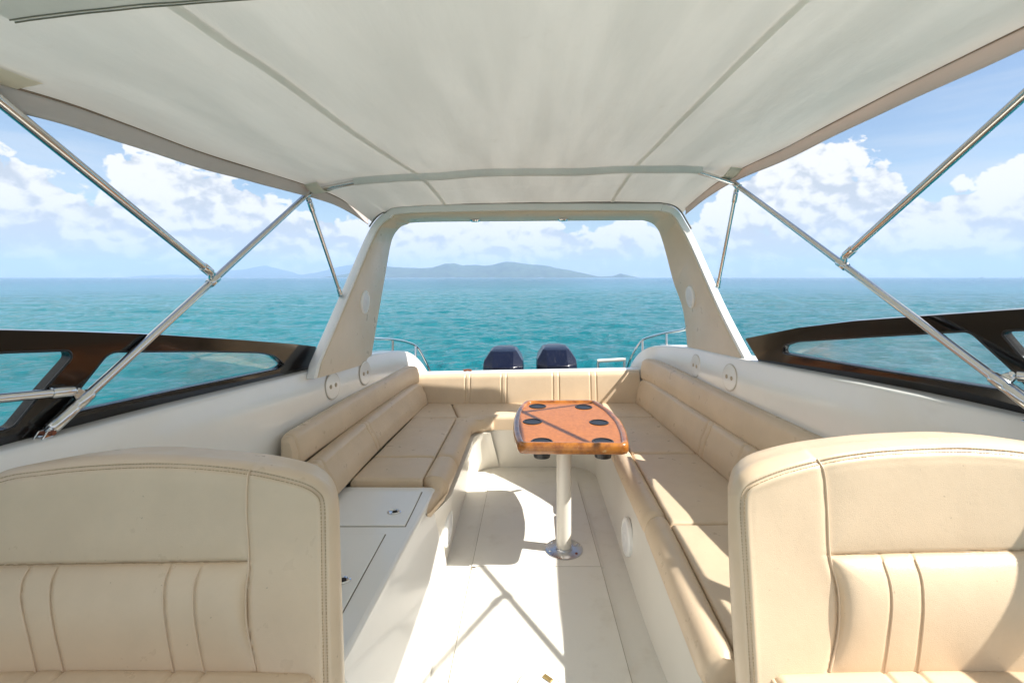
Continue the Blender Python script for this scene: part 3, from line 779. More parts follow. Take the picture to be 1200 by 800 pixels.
# ------------------------------------------------------------------ canopy
can = thing('bimini_canopy', 'off white fabric sun canopy stretched over the cockpit with grubby side valances', 'canopy', (0, 1.6, 1.95))
Ltop = [P(u, v, x=x) for u, v, x in ((432, 256, -1.10), (400, 234, -1.115), (365, 219.5, -1.13), (300, 199, -1.135), (233, 178, -1.14), (150, 147, -1.14), (81, 122, -1.14), (0, 98, -1.14))]
Rtop = [P(u, v, x=x) for u, v, x in ((800, 247, 1.10), (830, 222, 1.14), (861, 202, 1.175), (920, 174, 1.21), (969, 148, 1.23), (1020, 121.5, 1.24), (1070, 96, 1.24), (1200, 32, 1.24))]
Lc = catmull(Ltop, 80); Rc = catmull(Rtop, 80)
def at_y(c, y):
    if y >= c[0].y: return c[0].copy()
    for a, b in zip(c, c[1:]):
        if b.y <= y <= a.y:
            return a.lerp(b, (a.y-y)/(a.y-b.y))
    a, b = c[-6], c[-1]; f = (a.y-y)/(a.y-b.y); q = a.lerp(b, f); q.x = b.x; q.z = b.z-.02*(b.y-y); q.y = y
    return q
YF, YA = .10, 3.335
def proj_u(p): return U0+F*p.x/p.y, V0-F*(p.z-H)/p.y
def crown(x): return 1-abs(x)**4.0
_i0 = max(i for i in range(NS//2) if proj_u(FOUT[i])[1] >= 259.5); _i1 = min(i for i in range(NS//2, NS) if proj_u(FOUT[i])[1] >= 250.5)
_arc = [0.0]
for _a, _b in zip(FOUT[_i0:_i1], FOUT[_i0+1:_i1+1]): _arc.append(_arc[-1]+(_b-_a).length)
def arch_edge(s):
    """point on the front upper edge of the arch, s from -1 to 1 along its length"""
    w = (s+1)/2*_arc[-1]; w = max(0, min(_arc[-1], w))
    for i in range(len(_arc)-1):
        if w <= _arc[i+1]:
            return FOUT[_i0+i].lerp(FOUT[_i0+i+1], (w-_arc[i])/max(1e-6, _arc[i+1]-_arc[i]))
    return FOUT[_i1].copy()
def canopy_pt(s, y, dz=0):
    l, r = at_y(Lc, y), at_y(Rc, y); x = l.x+(r.x-l.x)*(s+1)/2
    yy = l.y+(r.y-l.y)*(s+1)/2
    c = .047
    z = l.z+(r.z-l.z)*(s+1)/2+c*crown(s)
    k = max(0, min(1, (y-2.85)/(YA-2.85))); k = k*k*(3-2*k)
    if k > 0:
        at = arch_edge(s)
        x = x*(1-k)+at.x*k; z = z*(1-k)+(at.z+.005)*k; y = y*(1-k)+(at.y+.045*(1-abs(s)**8))*k
    sag = .004*noise.noise((x*1.6+y*.5, y*.55, 4.2))+.0055*noise.noise((x*4.2+y*.9, y*.8, 8.0))+.0014*noise.noise((x*11-y*1.5, y*1.0, 2.5))
    edge = 1-min(1, abs(s))**6
    # tension folds running from the corners
    sag += .0045*math.sin((x*7-y*1.7)+2*noise.noise((x, y, 1)))*max(0, math.sin(math.pi*(y-.9)/2.4) if .9 < y < 3.3 else 0)*edge
    # the cloth lifts over the bow and dips between
    sag += -.008*abs(math.sin(math.pi*(y-2.5)/1.6))*(crown(s)) if y < 2.95 else 0
    return Vector((x, y, z+sag*edge+dz))
bm = bmesh.new()
grid(bm, 150, 150, lambda s, t: canopy_pt(2*s-1, YF+(YA-YF)*t))
obj('canopy_fabric', bm, FABRIC, can, smooth=180)
def valance(c, sgn):
    bm = bmesh.new(); n = 120
    def fn(s, t):
        y = YF+(YA-.02-YF)*s
        p = at_y(c, y)
        drop = .056-.012*max(0, (y-2.4))
        d = Vector((sgn*.004*math.sin(math.pi*t), 0, -drop*t))
        return p+d+Vector((sgn*.0025*noise.noise((y*3, t, 2)), 0, .002*noise.noise((y*5, t*2, 7))))
    grid(bm, n, 7, fn)
    o = obj('side_valance', bm, VALANCE, can, smooth=180)
    s_ = o.modifiers.new('thick', 'SOLIDIFY'); s_.thickness = .005
    bm = bmesh.new(); tube(bm, [at_y(c, YF+(YA-.04-YF)*i/60)+Vector((-sgn*.003, 0, -.001)) for i in range(61)], .003, 6); obj('edge_welt', bm, mat('brown_welt', (.25, .18, .13), .8), o)
valance(Lc, -1); valance(Rc, 1)
def strap(x_of_y, y0, y1, w, dz, name, m, n=70):
    bm = bmesh.new()
    def s_of(y):
        l, r = at_y(Lc, y), at_y(Rc, y); return 2*(x_of_y(y)-l.x)/(r.x-l.x)-1
    def fn(s, t):
        y = y0+(y1-y0)*t; l, r = at_y(Lc, y), at_y(Rc, y)
        return canopy_pt(s_of(y)+(s-.5)*2*w/(r.x-l.x), y, dz)
    grid(bm, 4, n, fn); o = obj(name, bm, m, can, smooth=180)
    return o
GREYSTRAP = mat_fabric('grey_webbing', (.78, .76, .71), (.95, .92, .85), .42)
strap(lambda y: -.642+(y-.95)*.042, .12, 3.27, .024, -.004, 'grey_strap', GREYSTRAP)
strap(lambda y: .612-(y-.95)*.008, .12, 3.27, .024, -.004, 'grey_strap', GREYSTRAP)
# sleeve over the forward bow with a double hem
def sleeve():
    bm = bmesh.new()
    def ye(s): return min(.868, .84+.05*(s+.86))
    grid(bm, 110, 24, lambda s, t: canopy_pt(-.80+1.66*s, .42+(ye(-.80+1.66*s)-.42)*t, -.012-.05*math.sin(math.pi*min(1, t*1.0))*(1-t)))
    o = obj('bow_sleeve', bm, SLEEVE, can, smooth=180)
    hem = mat('dark_hem_thread', (.24, .21, .16), .9)
    for k in (0, .009):
        bm = bmesh.new(); tube(bm, [canopy_pt(-.80+1.66*i/80, ye(-.80+1.66*i/80)-k+.002*noise.noise((i*.3, k*90, 1)), -.0135) for i in range(81)], .0013, 6); obj('hem', bm, hem, o)
sleeve()
bm = bmesh.new()   # reinforcing patch on the left edge
grid(bm, 20, 4, lambda s, t: canopy_pt(-.992+.05*t, .62+.44*s, -.007)); obj('edge_patch', bm, mat_fabric('cream_patch', (.82, .76, .62), (.8, .7, .5), .2), can, smooth=180)
# clear sleeve holding the main bow under the cloth
def yb(s): return 2.475+.10*(s+1)
def main_bow_pts():
    return [canopy_pt(s, yb(s), -.0145-.02*abs(s)**8) for s in [(-.90+1.80*i/60) for i in range(61)]]
bm = bmesh.new()
grid(bm, 80, 7, lambda s, t: canopy_pt(-.80+1.62*s, yb(-.80+1.62*s)-.027+.054*t, -.003-.034*math.sin(math.pi*t)))
obj('bow_pocket', bm, CLEAR, can, smooth=180)
for sg in (-1, 1):
    bm = bmesh.new(); c0 = canopy_pt(sg*.955, 2.46, -.03)
    grid(bm, 8, 6, lambda s, t: canopy_pt(sg*(.925+.055*t), yb(sg*.95)-.10+.20*s, -.012-.028*math.sin(math.pi*s)))
    o = obj('bow_tab', bm, mat_fabric('cream_tab%d' % sg, (.80, .75, .62), (.7, .62, .45), .12), can, smooth=180); o.modifiers.new('t', 'SOLIDIFY').thickness = .004
# ------------------------------------------------------------------ canopy frame
frm = thing('canopy_frame', 'polished stainless tube frame carrying the canopy with struts to both coamings', 'tube frame', (0, 2.2, 1.0))
def proj(p): return U0+F*p.x/p.y, V0-F*(p.z-H)/p.y
def on_line(a, b, u, v):
    return min((a.lerp(b, i/400) for i in range(401)), key=lambda p: (proj(p)[0]-u)**2+(proj(p)[1]-v)**2)
RB = .0135
hl, tl = P(60, 502, x=-1.30), P(362, 226, x=-1.135)
hr, tr = P(1210, 476, x=1.345), P(862, 216, x=1.17)
bowpts = [hl, hl.lerp(tl, .3), hl.lerp(tl, .7), tl]
mid = main_bow_pts()
dl = (tl-hl).normalized(); dr_ = (tr-hr).normalized()
path = [hl.lerp(tl, i/12) for i in range(12)]+catmull([tl-dl*.03, tl+dl*.012]+mid[4:-4]+[tr+dr_*.012, tr-dr_*.03], 110)+[hr.lerp(tr, 1-i/12) for i in range(1, 13)]
bm = bmesh.new(); tube(bm, path, RB, 16); obj('main_bow', bm, STEEL, frm)
def fitting(parent, p, axis, length, r, m=STEEL, name='collar'):
    a = axis.normalized(); bm = bmesh.new()
    lathe(bm, [(0, -length/2), (r*.92, -length/2), (r, -length/2+.003), (r, length/2-.003), (r*.92, length/2), (0, length/2)], p, a, 24)
    return obj(name, bm, m, parent)
def clamp(parent, p, bow_axis, strut_end, strut_dir):
    """jaw slide on the bow with a hinged eye for the strut"""
    o = fitting(parent, p, bow_axis, .045, RB*1.32, STEEL, 'jaw_slide')
    a = bow_axis.normalized(); side = (strut_end-p); side = (side-a*side.dot(a)).normalized()
    bm = bmesh.new(); w = a.cross(side).normalized()*.006
    q0 = p+side*RB*.8; q1 = p+side*(RB+.026)
    hexa(bm, [q0-a*.018-w, q0+a*.018-w, q1+a*.010-w, q1-a*.010-w, q0-a*.018+w, q0+a*.018+w, q1+a*.010+w, q1-a*.010+w]); obj('hinge_lug', bm, STEEL, o, bevel=.003)
    bm = bmesh.new(); lathe(bm, [(0, -.013), (.006, -.013), (.008, -.011), (.008, .011), (.006, .013), (0, .013)], q1-side*.006, w.normalized(), 16); obj('hinge_pin', bm, CHROME, o)
    return q1-side*.004
def strut(name, p0, far, clamp_on=None, r=.0115, end=True):
    d = (far-p0).normalized()
    bm = bmesh.new(); tube(bm, [p0+d*.012, p0.lerp(far, .5), far], r, 16); s = obj(name, bm, STEEL, frm)
    fitting(s, p0+d*.036, d, .055, r*1.28, STEEL, 'end_sleeve')
    return s
# left: long forward strut, low strut, short after strut
for side, (h_, t_), j1, far1, j2, far2, j3, far3 in (
        (-1, (hl, tl), (259, 338), (P(0, 119, x=-1.125), 1.6), (98, 468), (P(0, 466.5, x=-1.32), 3.5), (366, 222), P(399.5, 346, x=-1.118)),
        (1, (hr, tr), (983, 316), (P(1200, 112, x=1.22), 1.6), (1170, 449), (P(1200, 441, x=1.375), 6.0), (858, 213), P(841, 336, x=1.205))):
    ax = t_-h_
    a = on_line(h_, t_, *j1); e = far1[0]
    q = clamp(frm, a, ax, e, e-a); strut('forward_strut', q, q+(e-q)*far1[1], r=.0128)
    a = on_line(h_, t_, *j2); e = far2[0]
    q = clamp(frm, a, ax, e, e-a); strut('low_strut', q, q+(e-q)*far2[1], r=.0125)
    a = t_-ax.normalized()*.02; e = far3
    q = clamp(frm, a, ax, e, e-a); s = strut('after_strut', q, e, r=.0105)
    fitting(s, e+(q-e).normalized()*.03, q-e, .05, .0135, STEEL, 'end_sleeve')
    bm = bmesh.new(); lathe(bm, [(0, -.012), (.010, -.012), (.010, .012), (0, .012)], e, Vector((side, .2, 0)), 16); obj('end_pad', bm, STEEL, s)
    # foot: swivel deck hinge bolted to the coaming
    d = ax.normalized(); ft = fitting(frm, h_+d*.035, d, .075, RB*1.35, STEEL, 'bow_foot')
    fitting(ft, h_+d*.085, d, .03, RB*1.22, STEEL, 'foot_collar')
    base = h_+Vector((side*.004, -.03, -.045))
    bm = bmesh.new(); hexa(bm, [base+Vector((x, y, z)) for z in (0, .006) for x, y in ((-.022, -.045), (.022, -.045), (.022, .045), (-.022, .045))]); obj('deck_plate', bm, CHROME, ft, bevel=.003)
    for k in (-1, 1):
        bm = bmesh.new(); x0 = k*.012
        hexa(bm, [base+Vector((x0-.003, -.02, .006)), base+Vector((x0+.003, -.02, .006)), base+Vector((x0+.003, .02, .006)), base+Vector((x0-.003, .02, .006)),
                  base+Vector((x0-.003, .010, .045)), base+Vector((x0+.003, .010, .045)), base+Vector((x0+.003, .032, .045)), base+Vector((x0-.003, .032, .045))]); obj('hinge_cheek', bm, CHROME, ft, bevel=.002)
    bm = bmesh.new(); lathe(bm, [(0, -.022), (.006, -.022), (.007, -.018), (.007, .018), (.006, .022), (0, .022)], base+Vector((0, .021, .036)), (1, 0, 0), 14); obj('hinge_pin', bm, RUST, ft)
    bm = bmesh.new(); tube(bm, [base+Vector((0, .021, .036)), h_+d*.005], .009, 12); obj('swivel_tongue', bm, CHROME, ft)
# forward bow of the canopy, above and ahead of the camera
fp = [canopy_pt(-.97+1.94*i/50, .62, -.03) for i in range(51)]
bm = bmesh.new(); tube(bm, fp, RB, 14); obj('forward_bow', bm, STEEL, frm)
# ------------------------------------------------------------------ windscreens
def windscreen(label, b0, b1, t_, outer, holes_, s, fwd):
    n = (b1-b0).cross(t_-b0).normalized()
    if n.x*s < 0: n = -n
    th_ = .034
    w = thing('window_frame', label, 'window frame', (b0+b1)/2, 'black side window frames')
    pl = lambda L: [on_plane(u, v, b0, n) for u, v in L]
    def rounded(L, r):
        out = []
        m_ = len(L)
        for i, p in enumerate(L):
            rr = min(r, (L[i-1]-p).length*.45, (L[(i+1) % m_]-p).length*.45)
            a = (L[i-1]-p).normalized()*rr; b = (L[(i+1) % m_]-p).normalized()*rr
            for k in range(5): t = k/4; out.append(p+a*(1-t)**2+b*t*t)
        return out
    O = rounded(pl(outer)+fwd[0], .012); HS = [rounded(pl(h[0])+h[1], h[2]) for h in holes_]
    bm = slab(O, HS, n*th_)
    obj('frame', bm, BLACK, w, smooth=40, bevel=.007, seg=3)
    for h in HS:
        c = sum(h, Vector())/len(h)
        hh = [c+(p-c)*1.01+n*.016 for p in h]
        bm = slab(hh, [], n*.004); obj('pane', bm, PANE, w, smooth=0)
        # thin gasket round the opening
        bm = bmesh.new(); tube(bm, [p+n*.001 for p in h]+[h[0]+n*.001], .0035, 6); obj('window_gasket', bm, RUBBER, w)
b0, b1 = EL[24] if False else P(366, 433, x=-1.185), P(0, 529, x=-1.34)
t3 = P(0, 386.5, x=-1.31)
n_ = (b1-b0).cross(t3-b0).normalized()
dirf = (b1-b0).normalized()
fL_b = b1+dirf*.95; fL_t = t3+dirf*.95
windscreen('black lacquered side window frame along the left coaming', b0, b1, t3,
           [(0, 386.5), (90, 388.5), (186, 392), (280, 398), (345, 403), (371, 406), (362, 434.5), (0, 531)],
           [([(128, 412), (235, 411.5), (304, 413), (322, 416.5), (334, 427), (327, 432.5), (200, 459), (96, 482), (66, 490)], [], .03),
            ([(0, 413), (82, 410.5), (85, 419), (50, 459), (16, 501), (0, 506)], [b1.lerp(t3, .2)+dirf*.8, b1.lerp(t3, .8)+dirf*.8], .03)], -1, ([fL_b, fL_t],))
b0, b1 = P(890, 423.5, x=1.225), P(1200, 488, x=1.42)
t3 = P(1200, 362, x=1.378); dirf = (b1-b0).normalized()
windscreen('black lacquered side window frame along the right coaming', b0, b1, t3,
           [(1200, 362), (1070, 371), (1000, 376), (935, 384), (873, 396.5), (890, 425), (1200, 489.5)],
           [([(916, 414), (918, 405), (936, 400), (1030, 394), (1136, 388), (1189, 436), (1212, 462), (1158, 455), (1030, 434)], [], .022),
            ([(1200, 423), (1174, 392), (1178, 387.5), (1200, 386.5)], [b1.lerp(t3, .8)+dirf*.75, b1.lerp(t3, .25)+dirf*.75], .02)], 1, ([b1+dirf*.9, t3+dirf*.9],))
# ------------------------------------------------------------------ helm seats
def dist_poly(px, py, L):
    d = np.full(px.shape, 1e9)
    for (ax, ay), (bx, by) in zip(L, L[1:]):
        dx, dy = bx-ax, by-ay; l2 = dx*dx+dy*dy+1e-9
        t = np.clip(((px-ax)*dx+(py-ay)*dy)/l2, 0, 1)
        d = np.minimum(d, np.hypot(px-ax-t*dx, py-ay-t*dy))
    return d
def smooth_line(L, n=40):
    return [(p.x, p.y) for p in catmull([Vector((a, b, 0)) for a, b in L], n)]
def helm_seat(label, s, top, edge, stitch, vseam, hseam, pleats, u_far, cush_u, v_c):
    root = thing('helm_seat', label, 'helm seat', (s*.85, .95, .2), 'cream helm seats facing the bow')
    Y = lambda v: .93+(786-v)/266*.11
    top = smooth_line(top, 70); edge = smooth_line(edge, 30); stitch = smooth_line(stitch, 80); vseam = smooth_line(vseam, 50)
    pleats = [smooth_line(p, 24) for p in pleats]
    out = top+edge          # top runs from far end to the inner corner, edge runs down
    VB = 815
    ue = np.array([p[1] for p in edge]); ux = np.array([p[0] for p in edge])
    tx = np.array([p[0] for p in top]); tv = np.array([p[1] for p in top])
    o_ = np.argsort(tx); tx, tv = tx[o_], tv[o_]
    nx, ny = 340, 165
    sp = np.linspace(0, 1, nx); sp = np.where(sp > .75, .75+.25*(1-(1-(sp-.75)/.25)**1.7), sp)   # denser near the inner edge
    U = np.zeros((ny, nx)); V = np.zeros((ny, nx))
    inner = edge[0][0]
    for j in range(ny):
        t = 1-(1-j/(ny-1))**1.25
        for pas in range(2):
            u = u_far+(inner-u_far)*sp if pas == 0 else uu
            vt = np.interp(u, tx, tv); v = VB+(vt-VB)*t
            e = np.interp(v, ue, ux, left=ux[0], right=ux[-1])
            uu = u_far+(e-u_far)*sp
        U[j] = uu; V[j] = v
    d_out = dist_poly(U, V, out)
    d_st = dist_poly(U, V, stitch); d_vs = dist_poly(U, V, vseam); d_hs = dist_poly(U, V, hseam)
    d_pl = np.min([dist_poly(U, V, p) for p in pleats], axis=0)
    vx = np.interp(V, [p[1] for p in vseam], [p[0] for p in vseam])
    ins = (vx-U)*(-1 if s > 0 else 1)            # >0 inside the panels
    hv = np.interp(U, [p[0] for p in sorted(hseam)], [p[1] for p in sorted(hseam)])
    panel = 1/(1+np.exp(-np.clip(ins/3.0, -30, 30)))
    low = panel/(1+np.exp(-np.clip((V-hv)/2.5, -30, 30)))
    off = np.zeros_like(U)
    Rr = 34.
    q = np.clip(1-d_out/Rr, 0, 1); off += .055*(1-np.sqrt(1-q*q))
    off += .0018*np.exp(-(d_st/1.6)**2)-.0018*np.exp(-((d_st-6)/4)**2)
    off += panel*.006
    seam = np.minimum(d_vs, np.where(ins > -4, d_hs, 1e9))
    off += .002*np.exp(-(d_vs/1.6)**2)+.004*np.exp(-(d_hs/1.6)**2)*panel
    off -= .007*(1-np.exp(-np.minimum(d_vs, d_hs)/16))*panel
    tt = np.clip((V-hv)/(v_c-hv), 0, 1)
    off -= low*.022*np.sin(np.pi*tt**.8)**.8*(1-np.exp(-d_vs/9))
    off += low*(.0026*np.exp(-(d_pl/1.7)**2)-.0012*(1-np.exp(-d_pl/9)))
    bm = bmesh.new(); W = []
    for j in range(ny):
        row = []
        for i in range(nx):
            p = P(U[j, i], V[j, i], y=Y(V[j, i])+off[j, i])
            row.append(bm.verts.new((p.x, p.y+.0012*noise.noise((p.x*8, p.z*8, 3+s)), p.z)))
        W.append(row)
        if j:
            for i in range(nx-1): bm.faces.new((W[j-1][i], W[j-1][i+1], row[i+1], row[i]))
    rim = [W[j][nx-1] for j in range(ny)]+[W[ny-1][i] for i in range(nx-2, -1, -1)]+[W[j][0] for j in range(ny-2, -1, -1)]
    c = sum((v.co for v in rim), Vector())/len(rim)
    prev = rim
    for dy, k in ((.025, .975), (.05, .95), (.07, .925), (.085, .88)):
        nw = [bm.verts.new((c.x+(v.co.x-c.x)*k, v.co.y+dy, c.z+(v.co.z-c.z)*k)) for v in rim]
        for i in range(len(rim)-1): bm.faces.new((prev[i], prev[i+1], nw[i+1], nw[i]))
        prev = nw
    bm.faces.new(prev)
    # height lookup for thread and piping
    Uf, Vf, Of = U.ravel(), V.ravel(), off.ravel()
    def surf(u, v):
        k = np.argpartition((Uf-u)**2+(Vf-v)**2, 3)[:4]; o = float(Of[k].mean()); return P(u, v, y=Y(v)+o)
    back = obj('backrest', bm, LEATHER, root, smooth=75)
    bm = bmesh.new()
    for rowoff in (-2.3, 2.3):
        L = stitch; acc = 0
        for (ax, ay), (bx, by) in zip(L, L[1:]):
            l = math.hypot(bx-ax, by-ay); tx_, ty_ = (bx-ax)/l, (by-ay)/l
            pos = -acc
            while pos < l-.01:
                if pos >= 0:
                    u0, v0 = ax+tx_*pos-ty_*rowoff, ay+ty_*pos+tx_*rowoff
                    if -30 < u0 < 1230 and v0 < VB-2:
                        a_ = surf(u0, v0); b_ = surf(u0+tx_*2.1, v0+ty_*2.1)
                        tube(bm, [a_-Vector((0, .0006, 0)), b_-Vector((0, .0006, 0))], .0011, 5)
                pos += 3.6
            acc = (acc+l) % 3.6 if False else l-pos+3.6 if False else 0
    obj('stitching', bm, STITCH, back)
    bm = bmesh.new()
    w_ = [p for p in vseam if p[1] > vseam[0][1]+8]
    sg = 2.2 if s > 0 else -2.2
    tube(bm, [surf(u+sg, v)-Vector((0, .0012, 0)) for u, v in w_], .0021, 8)
    obj('piping', bm, PIPING, back)
    hs_ = sorted(hseam); bm = bmesh.new()
    tube(bm, [surf(hs_[0][0]+(hs_[-1][0]-hs_[0][0])*i/150, float(np.interp(hs_[0][0]+(hs_[-1][0]-hs_[0][0])*i/150, [q[0] for q in hs_], [q[1] for q in hs_])))-Vector((0, .0002, 0)) for i in range(2, 149)], .0014, 6)
    obj('crease_seam', bm, STITCH, back)
    for p_ in pleats:
        bm = bmesh.new(); tube(bm, [surf(u+sg, v)-Vector((0, .0008, 0)) for u, v in p_[2:]], .0018, 8)
        obj('piping', bm, PIPING, back)
    # seat cushion
    zc = P(0, v_c, y=.93).z; xa = (cush_u-U0)/F*.93; xb = (u_far-U0)/F*.93
    x0, x1 = min(xa, xb), max(xa, xb)
    gx = [(p[-1][0]-U0)/F*.93 for p in pleats]
    bm = bmesh.new()
    def fn(a, b):
        x = x0+(x1-x0)*a; y = .52+(.935-.52)*b
        dz = -sum(.005*math.exp(-((x-q)/.005)**2) for q in gx)
        e = min(x-x0, x1-x, .935-y+.006, y-.52)
        if e < .02: dz -= .02-math.sqrt(max(0, .0004-(.02-e)**2))
        return Vector((x, y, zc-.002+.008*math.sin(math.pi*a)+dz))
    g_ = grid(bm, 260, 40, fn)
    ring = g_[0][:-1]+[r[-1] for r in g_[:-1]]+g_[-1][:0:-1]+[r[0] for r in g_[:0:-1]]
    lo = [bm.verts.new((v.co.x, v.co.y, zc-.12)) for v in ring]
    for i in range(len(ring)): bm.faces.new((ring[i], ring[(i+1) % len(ring)], lo[(i+1) % len(ring)], lo[i]))
    bm.faces.new(lo)
    sc = obj('seat_cushion', bm, LEATHER, root, smooth=70)
    bm = bmesh.new(); tube(bm, [Vector((xa, .54+.39*i/12, zc-.014)) for i in range(13)], .004, 8); obj('piping', bm, PIPING, sc)
    bm = bmesh.new(); box(bm, x0+.03, x1-.03, .56, 1.06, .0, zc-.12); obj('seat_box', bm, GEL, root, bevel=.01)
    bm = bmesh.new(); box(bm, x0+.0, x1-.0, .95, 1.06, zc-.12, zc-.005); obj('back_bracket', bm, GEL, root)
helm_seat('cream vinyl helm seat at bottom left lying in the canopy shade', -1,
          [(-90, 640), (-84, 600), (-66, 580), (-30, 567), (0, 553.5), (30, 545), (108, 533), (179, 530), (253, 535), (304, 540.5), (345, 548), (368, 555), (384, 566), (394, 580), (398, 596)],
          [(398, 596), (399, 640), (401, 700), (405, 820)],
          [(-60, 590), (0, 562.5), (50, 554), (108, 548), (179, 545), (240, 547.5), (294, 553.5), (335, 562), (358, 569), (371, 577), (377.5, 588), (379, 620), (380, 700), (382, 800)],
          [(304, 541), (296, 549), (292, 562), (291, 600), (294, 657), (290.5, 692), (291.5, 732), (302, 785)],
          [(-90, 663), (100, 660), (297, 657)],
          [[(39, 661), (29, 678), (26, 692), (27, 712), (44, 786)], [(72, 660), (62, 680), (60, 705), (65, 740), (76, 786)],
           [(204, 658), (195, 680), (193, 705), (196, 738), (205, 786)], [(240, 658), (230, 682), (228, 706), (231, 738), (241, 786)]],
          -90, 368, 786)
helm_seat('cream vinyl helm seat at bottom right lit by direct sun', 1,
          [(1320, 640), (1314, 585), (1296, 555), (1260, 532), (1200, 516.5), (1150, 512), (1110, 511), (1045, 513.5), (1000, 517.5), (950, 524), (915, 531), (885, 540), (868, 550), (858, 563), (853, 580)],
          [(853, 580), (853.5, 640), (857, 720), (864, 820)],
          [(1280, 575), (1240, 543), (1200, 532.5), (1150, 528), (1110, 527), (1036, 530.5), (990, 536), (959, 542), (920, 552), (888, 564), (875, 573), (870, 590), (871.5, 630), (876, 700), (882, 800)],
          [(946, 527), (957, 540), (964, 556), (967.5, 600), (970, 650), (979, 685), (981.5, 715), (979, 746), (970, 786)],
          [(967, 650), (1080, 647), (1320, 642)],
          [[(1030, 648), (1041, 680), (1044, 705), (1042, 735), (1035, 786)], [(1067, 647), (1078, 675), (1081, 702), (1080, 732), (1074, 786)],
           [(1212, 644), (1223, 675), (1226, 702), (1225, 732), (1219, 786)], [(1249, 644), (1260, 675), (1263, 702), (1262, 732), (1256, 786)]],
          1320, 905, 787)
# ------------------------------------------------------------------ outboard motors, rails
def outboard():
    r = thing('outboard_motor', 'navy outboard motor beyond the transom, left one of the pair', 'outboard motor', (0, 0, 0), 'navy outboard motors')
    bm = bmesh.new()
    # octagonal cowl sections (half width, front y, back y, z) with chamfered front corners
    secs = [(.150, -.10, .42, -.42, .6), (.200, -.20, .50, -.30, .55), (.207, -.235, .54, -.16, .55), (.205, -.215, .54, -.02, .5), (.200, -.16, .52, .02, .5), (.140, .00, .46, .104, .72), (.115, .07, .38, .118, .75)]
    loops = []
    for w, f, b, z, ch in secs:
        c = w*ch
        loops.append([Vector(q) for q in ((-c, f, z), (c, f, z), (w*.96, f+(w-c)*.9, z), (w, f+.20, z), (w*.9, b-.10, z), (w*.45, b, z), (-w*.45, b, z), (-w*.9, b-.10, z), (-w, f+.20, z), (-w*.96, f+(w-c)*.9, z))])
    loft(bm, loops); obj('cowling', bm, NAVY, r, smooth=14, bevel=.006, seg=2, local=True)
    bm = bmesh.new()
    for k in (-1, 1):
        hexa(bm, [(k*.135-.006, -.18, -.02), (k*.135+.006, -.18, -.02), (k*.135+.006, -.14, -.02), (k*.135-.006, -.14, -.02), (k*.075-.006, .02, .115), (k*.075+.006, .02, .115), (k*.075+.006, .08, .118), (k*.075-.006, .08, .118)])
    bm.free()
    bm = bmesh.new(); hexa(bm, [(-.13, -.16, -.62), (.13, -.16, -.62), (.12, .40, -.62), (-.12, .40, -.62), (-.17, -.17, -.42), (.17, -.17, -.42), (.17, .42, -.42), (-.17, .42, -.42)]); obj('lower_cowl', bm, RUBBER, r, bevel=.02, local=True)
    bm = bmesh.new(); hexa(bm, [(-.05, .0, -2.3), (.05, .0, -2.3), (.03, .30, -2.3), (-.03, .30, -2.3), (-.10, -.02, -.62), (.10, -.02, -.62), (.09, .34, -.62), (-.09, .34, -.62)]); obj('leg', bm, NAVY, r, bevel=.02, local=True)
    bm = bmesh.new(); hexa(bm, [(-.12, -.50, -1.1), (.12, -.50, -1.1), (.12, -.0, -1.2), (-.12, -.0, -1.2), (-.12, -.50, -.75), (.12, -.50, -.75), (.12, -.0, -.70), (-.12, -.0, -.70)]); obj('clamp_bracket', bm, RUBBER, r, bevel=.01, local=True)
    return r
o1 = outboard(); o1.location = (-.232, 4.85, .603)
o2 = copy_tree(o1); o2.location = (.302, 4.85, .620); o2['label'] = 'navy outboard motor beyond the transom, right one of the pair nearer the ladder'
def stern_rail(label, pts, posts, thick=.011):
    r = thing('stern_rail', label, 'hand rail', pts[0], 'stainless stern rails')
    bm = bmesh.new(); tube(bm, catmull(pts, 50), thick, 12); obj('rail', bm, STEEL, r)
    for a, b in posts:
        bm = bmesh.new(); tube(bm, [a, b], thick*.95, 12); po = obj('post', bm, STEEL, r)
        bm = bmesh.new(); lathe(bm, [(0, 0), (.026, 0), (.024, .006), (0, .007)], b, (0, 0, 1), 20); obj('post_foot', bm, STEEL, po)
stern_rail('stainless curved hand rail on the left stern quarter', [P(435, 394, x=-1.075), P(437, 396.5, x=-1.08), P(447, 397, x=-1.09), P(462, 398, x=-1.07), P(477, 401, x=-1.04), P(489, 407, x=-1.0), P(498, 422, x=-.95), P(504, 436, x=-.92), P(507, 447, x=-.92)],
           [(P(460, 398, x=-1.075), P(460, 414, x=-1.075)), (P(487, 405.5, x=-1.005), P(487, 424, x=-1.0))])
stern_rail('stainless curved hand rail on the right stern quarter', [P(806, 381, x=1.155), P(804, 385, x=1.155), P(798, 387, x=1.155), P(781, 390, x=1.13), P(765, 394, x=1.09), P(753, 398.5, x=1.05), P(745, 409, x=1.0), P(739, 421, x=.97), P(734, 436, x=.96), P(733, 446, x=.96)],
           [(P(781, 390, x=1.13), P(781.5, 408, x=1.13)), (P(753, 398.5, x=1.05), P(753, 416, x=1.04))])
ld = thing('boarding_ladder', 'small steel boarding ladder handle above the transom by the right rail', 'ladder', (.7, 4.5, .5))
bm = bmesh.new(); tube(bm, [P(701, 450, y=4.45), P(701, 424, y=4.45)], .013, 12); obj('ladder_rail', bm, STEEL, ld)
bm = bmesh.new(); tube(bm, [P(732, 450, y=4.45), P(732, 419, y=4.45)], .013, 12); obj('ladder_rail', bm, STEEL, ld)
bm = bmesh.new(); tube(bm, [P(700, 423, y=4.45), P(733, 421, y=4.45)], .017, 14); obj('rung', bm, ALU, ld)
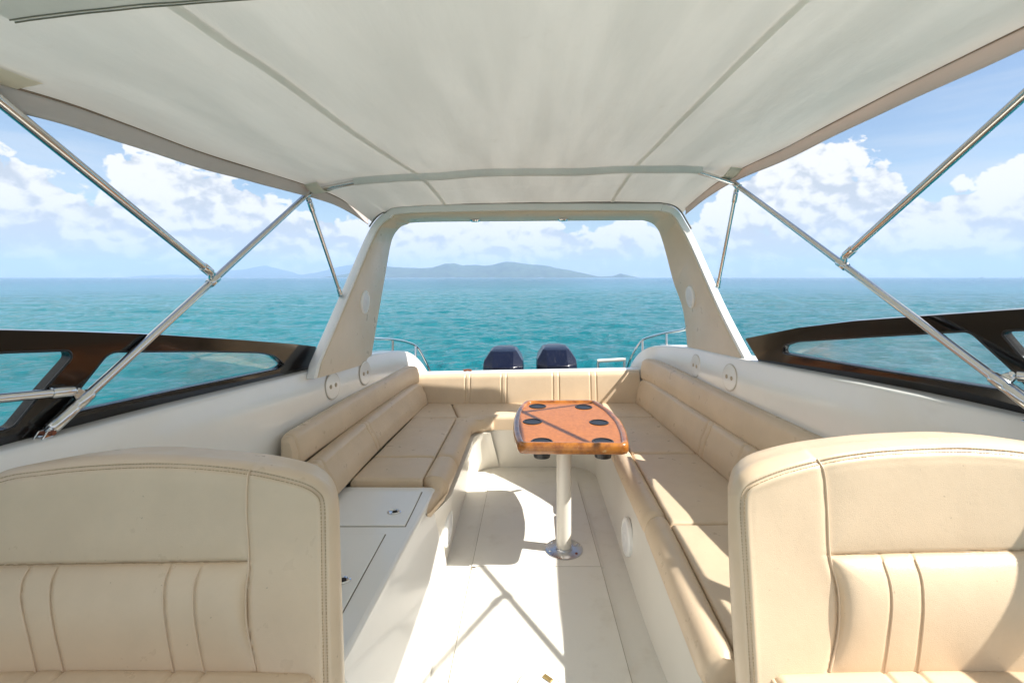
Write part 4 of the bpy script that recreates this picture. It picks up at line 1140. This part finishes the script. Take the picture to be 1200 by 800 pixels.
for dz in (.25, .5, .75, 1.0):
    bm = bmesh.new(); tube(bm, [P(701, 423, y=4.45)-Vector((0, 0, dz)), P(732, 421, y=4.45)-Vector((0, 0, dz))], .015, 10); obj('rung', bm, ALU, ld)
for px in (701, 732):
    bm = bmesh.new(); a = P(px, 440, y=4.45); tube(bm, [a, a-Vector((0, 0, 1.3))], .013, 10); obj('ladder_rail', bm, STEEL, ld)
    bm = bmesh.new(); tube(bm, [a-Vector((0, 0, .15)), a-Vector((0, .24, .15))], .012, 8); obj('standoff', bm, STEEL, ld)
cl = thing('cleat', 'tiny copper brown fitting on top of the transom', 'cleat', (-.49, 4.08, .665))
bm = bmesh.new(); c = P(548, 435.5, y=4.035)
tube(bm, [c+Vector((-.035, 0, .012)), c+Vector((0, 0, .016)), c+Vector((.035, 0, .012))], .008, 10); bar = obj('cleat_bar', bm, RUST, cl)
for k in (-.02, .02):
    bm = bmesh.new(); tube(bm, [c+Vector((k, 0, .012)), c+Vector((k, 0, -.02))], .007, 8); obj('cleat_post', bm, RUST, cl)
# ------------------------------------------------------------------ two ships on the horizon, far right
def ship(label, u, dist, ln):
    x = (u-U0)/F*dist
    s = thing('distant_ship', label, 'ship', (x, dist, SEA_Z), 'ships on the horizon')
    bm = bmesh.new(); hexa(bm, [(x-ln*.46, dist-3, SEA_Z), (x+ln*.44, dist-3, SEA_Z), (x+ln*.44, dist+3, SEA_Z), (x-ln*.46, dist+3, SEA_Z), (x-ln*.5, dist-4, SEA_Z+ln*.07), (x+ln*.5, dist-4, SEA_Z+ln*.09), (x+ln*.5, dist+4, SEA_Z+ln*.09), (x-ln*.5, dist+4, SEA_Z+ln*.07)])
    obj('hull', bm, mat('ship_hull', (.05, .06, .08), .6), s)
    bm = bmesh.new(); box(bm, x+ln*.12, x+ln*.36, dist-3, dist+3, SEA_Z+ln*.08, SEA_Z+ln*.22); box(bm, x+ln*.18, x+ln*.28, dist-2, dist+2, SEA_Z+ln*.22, SEA_Z+ln*.3)
    obj('deckhouse', bm, mat('ship_house', (.3, .3, .3), .6), s)
ship('tiny dark ship on the horizon above the right window frame', 1150, 4000, 28)
ship('tiny ship on the horizon at the far right edge of the view', 1196, 4500, 24)
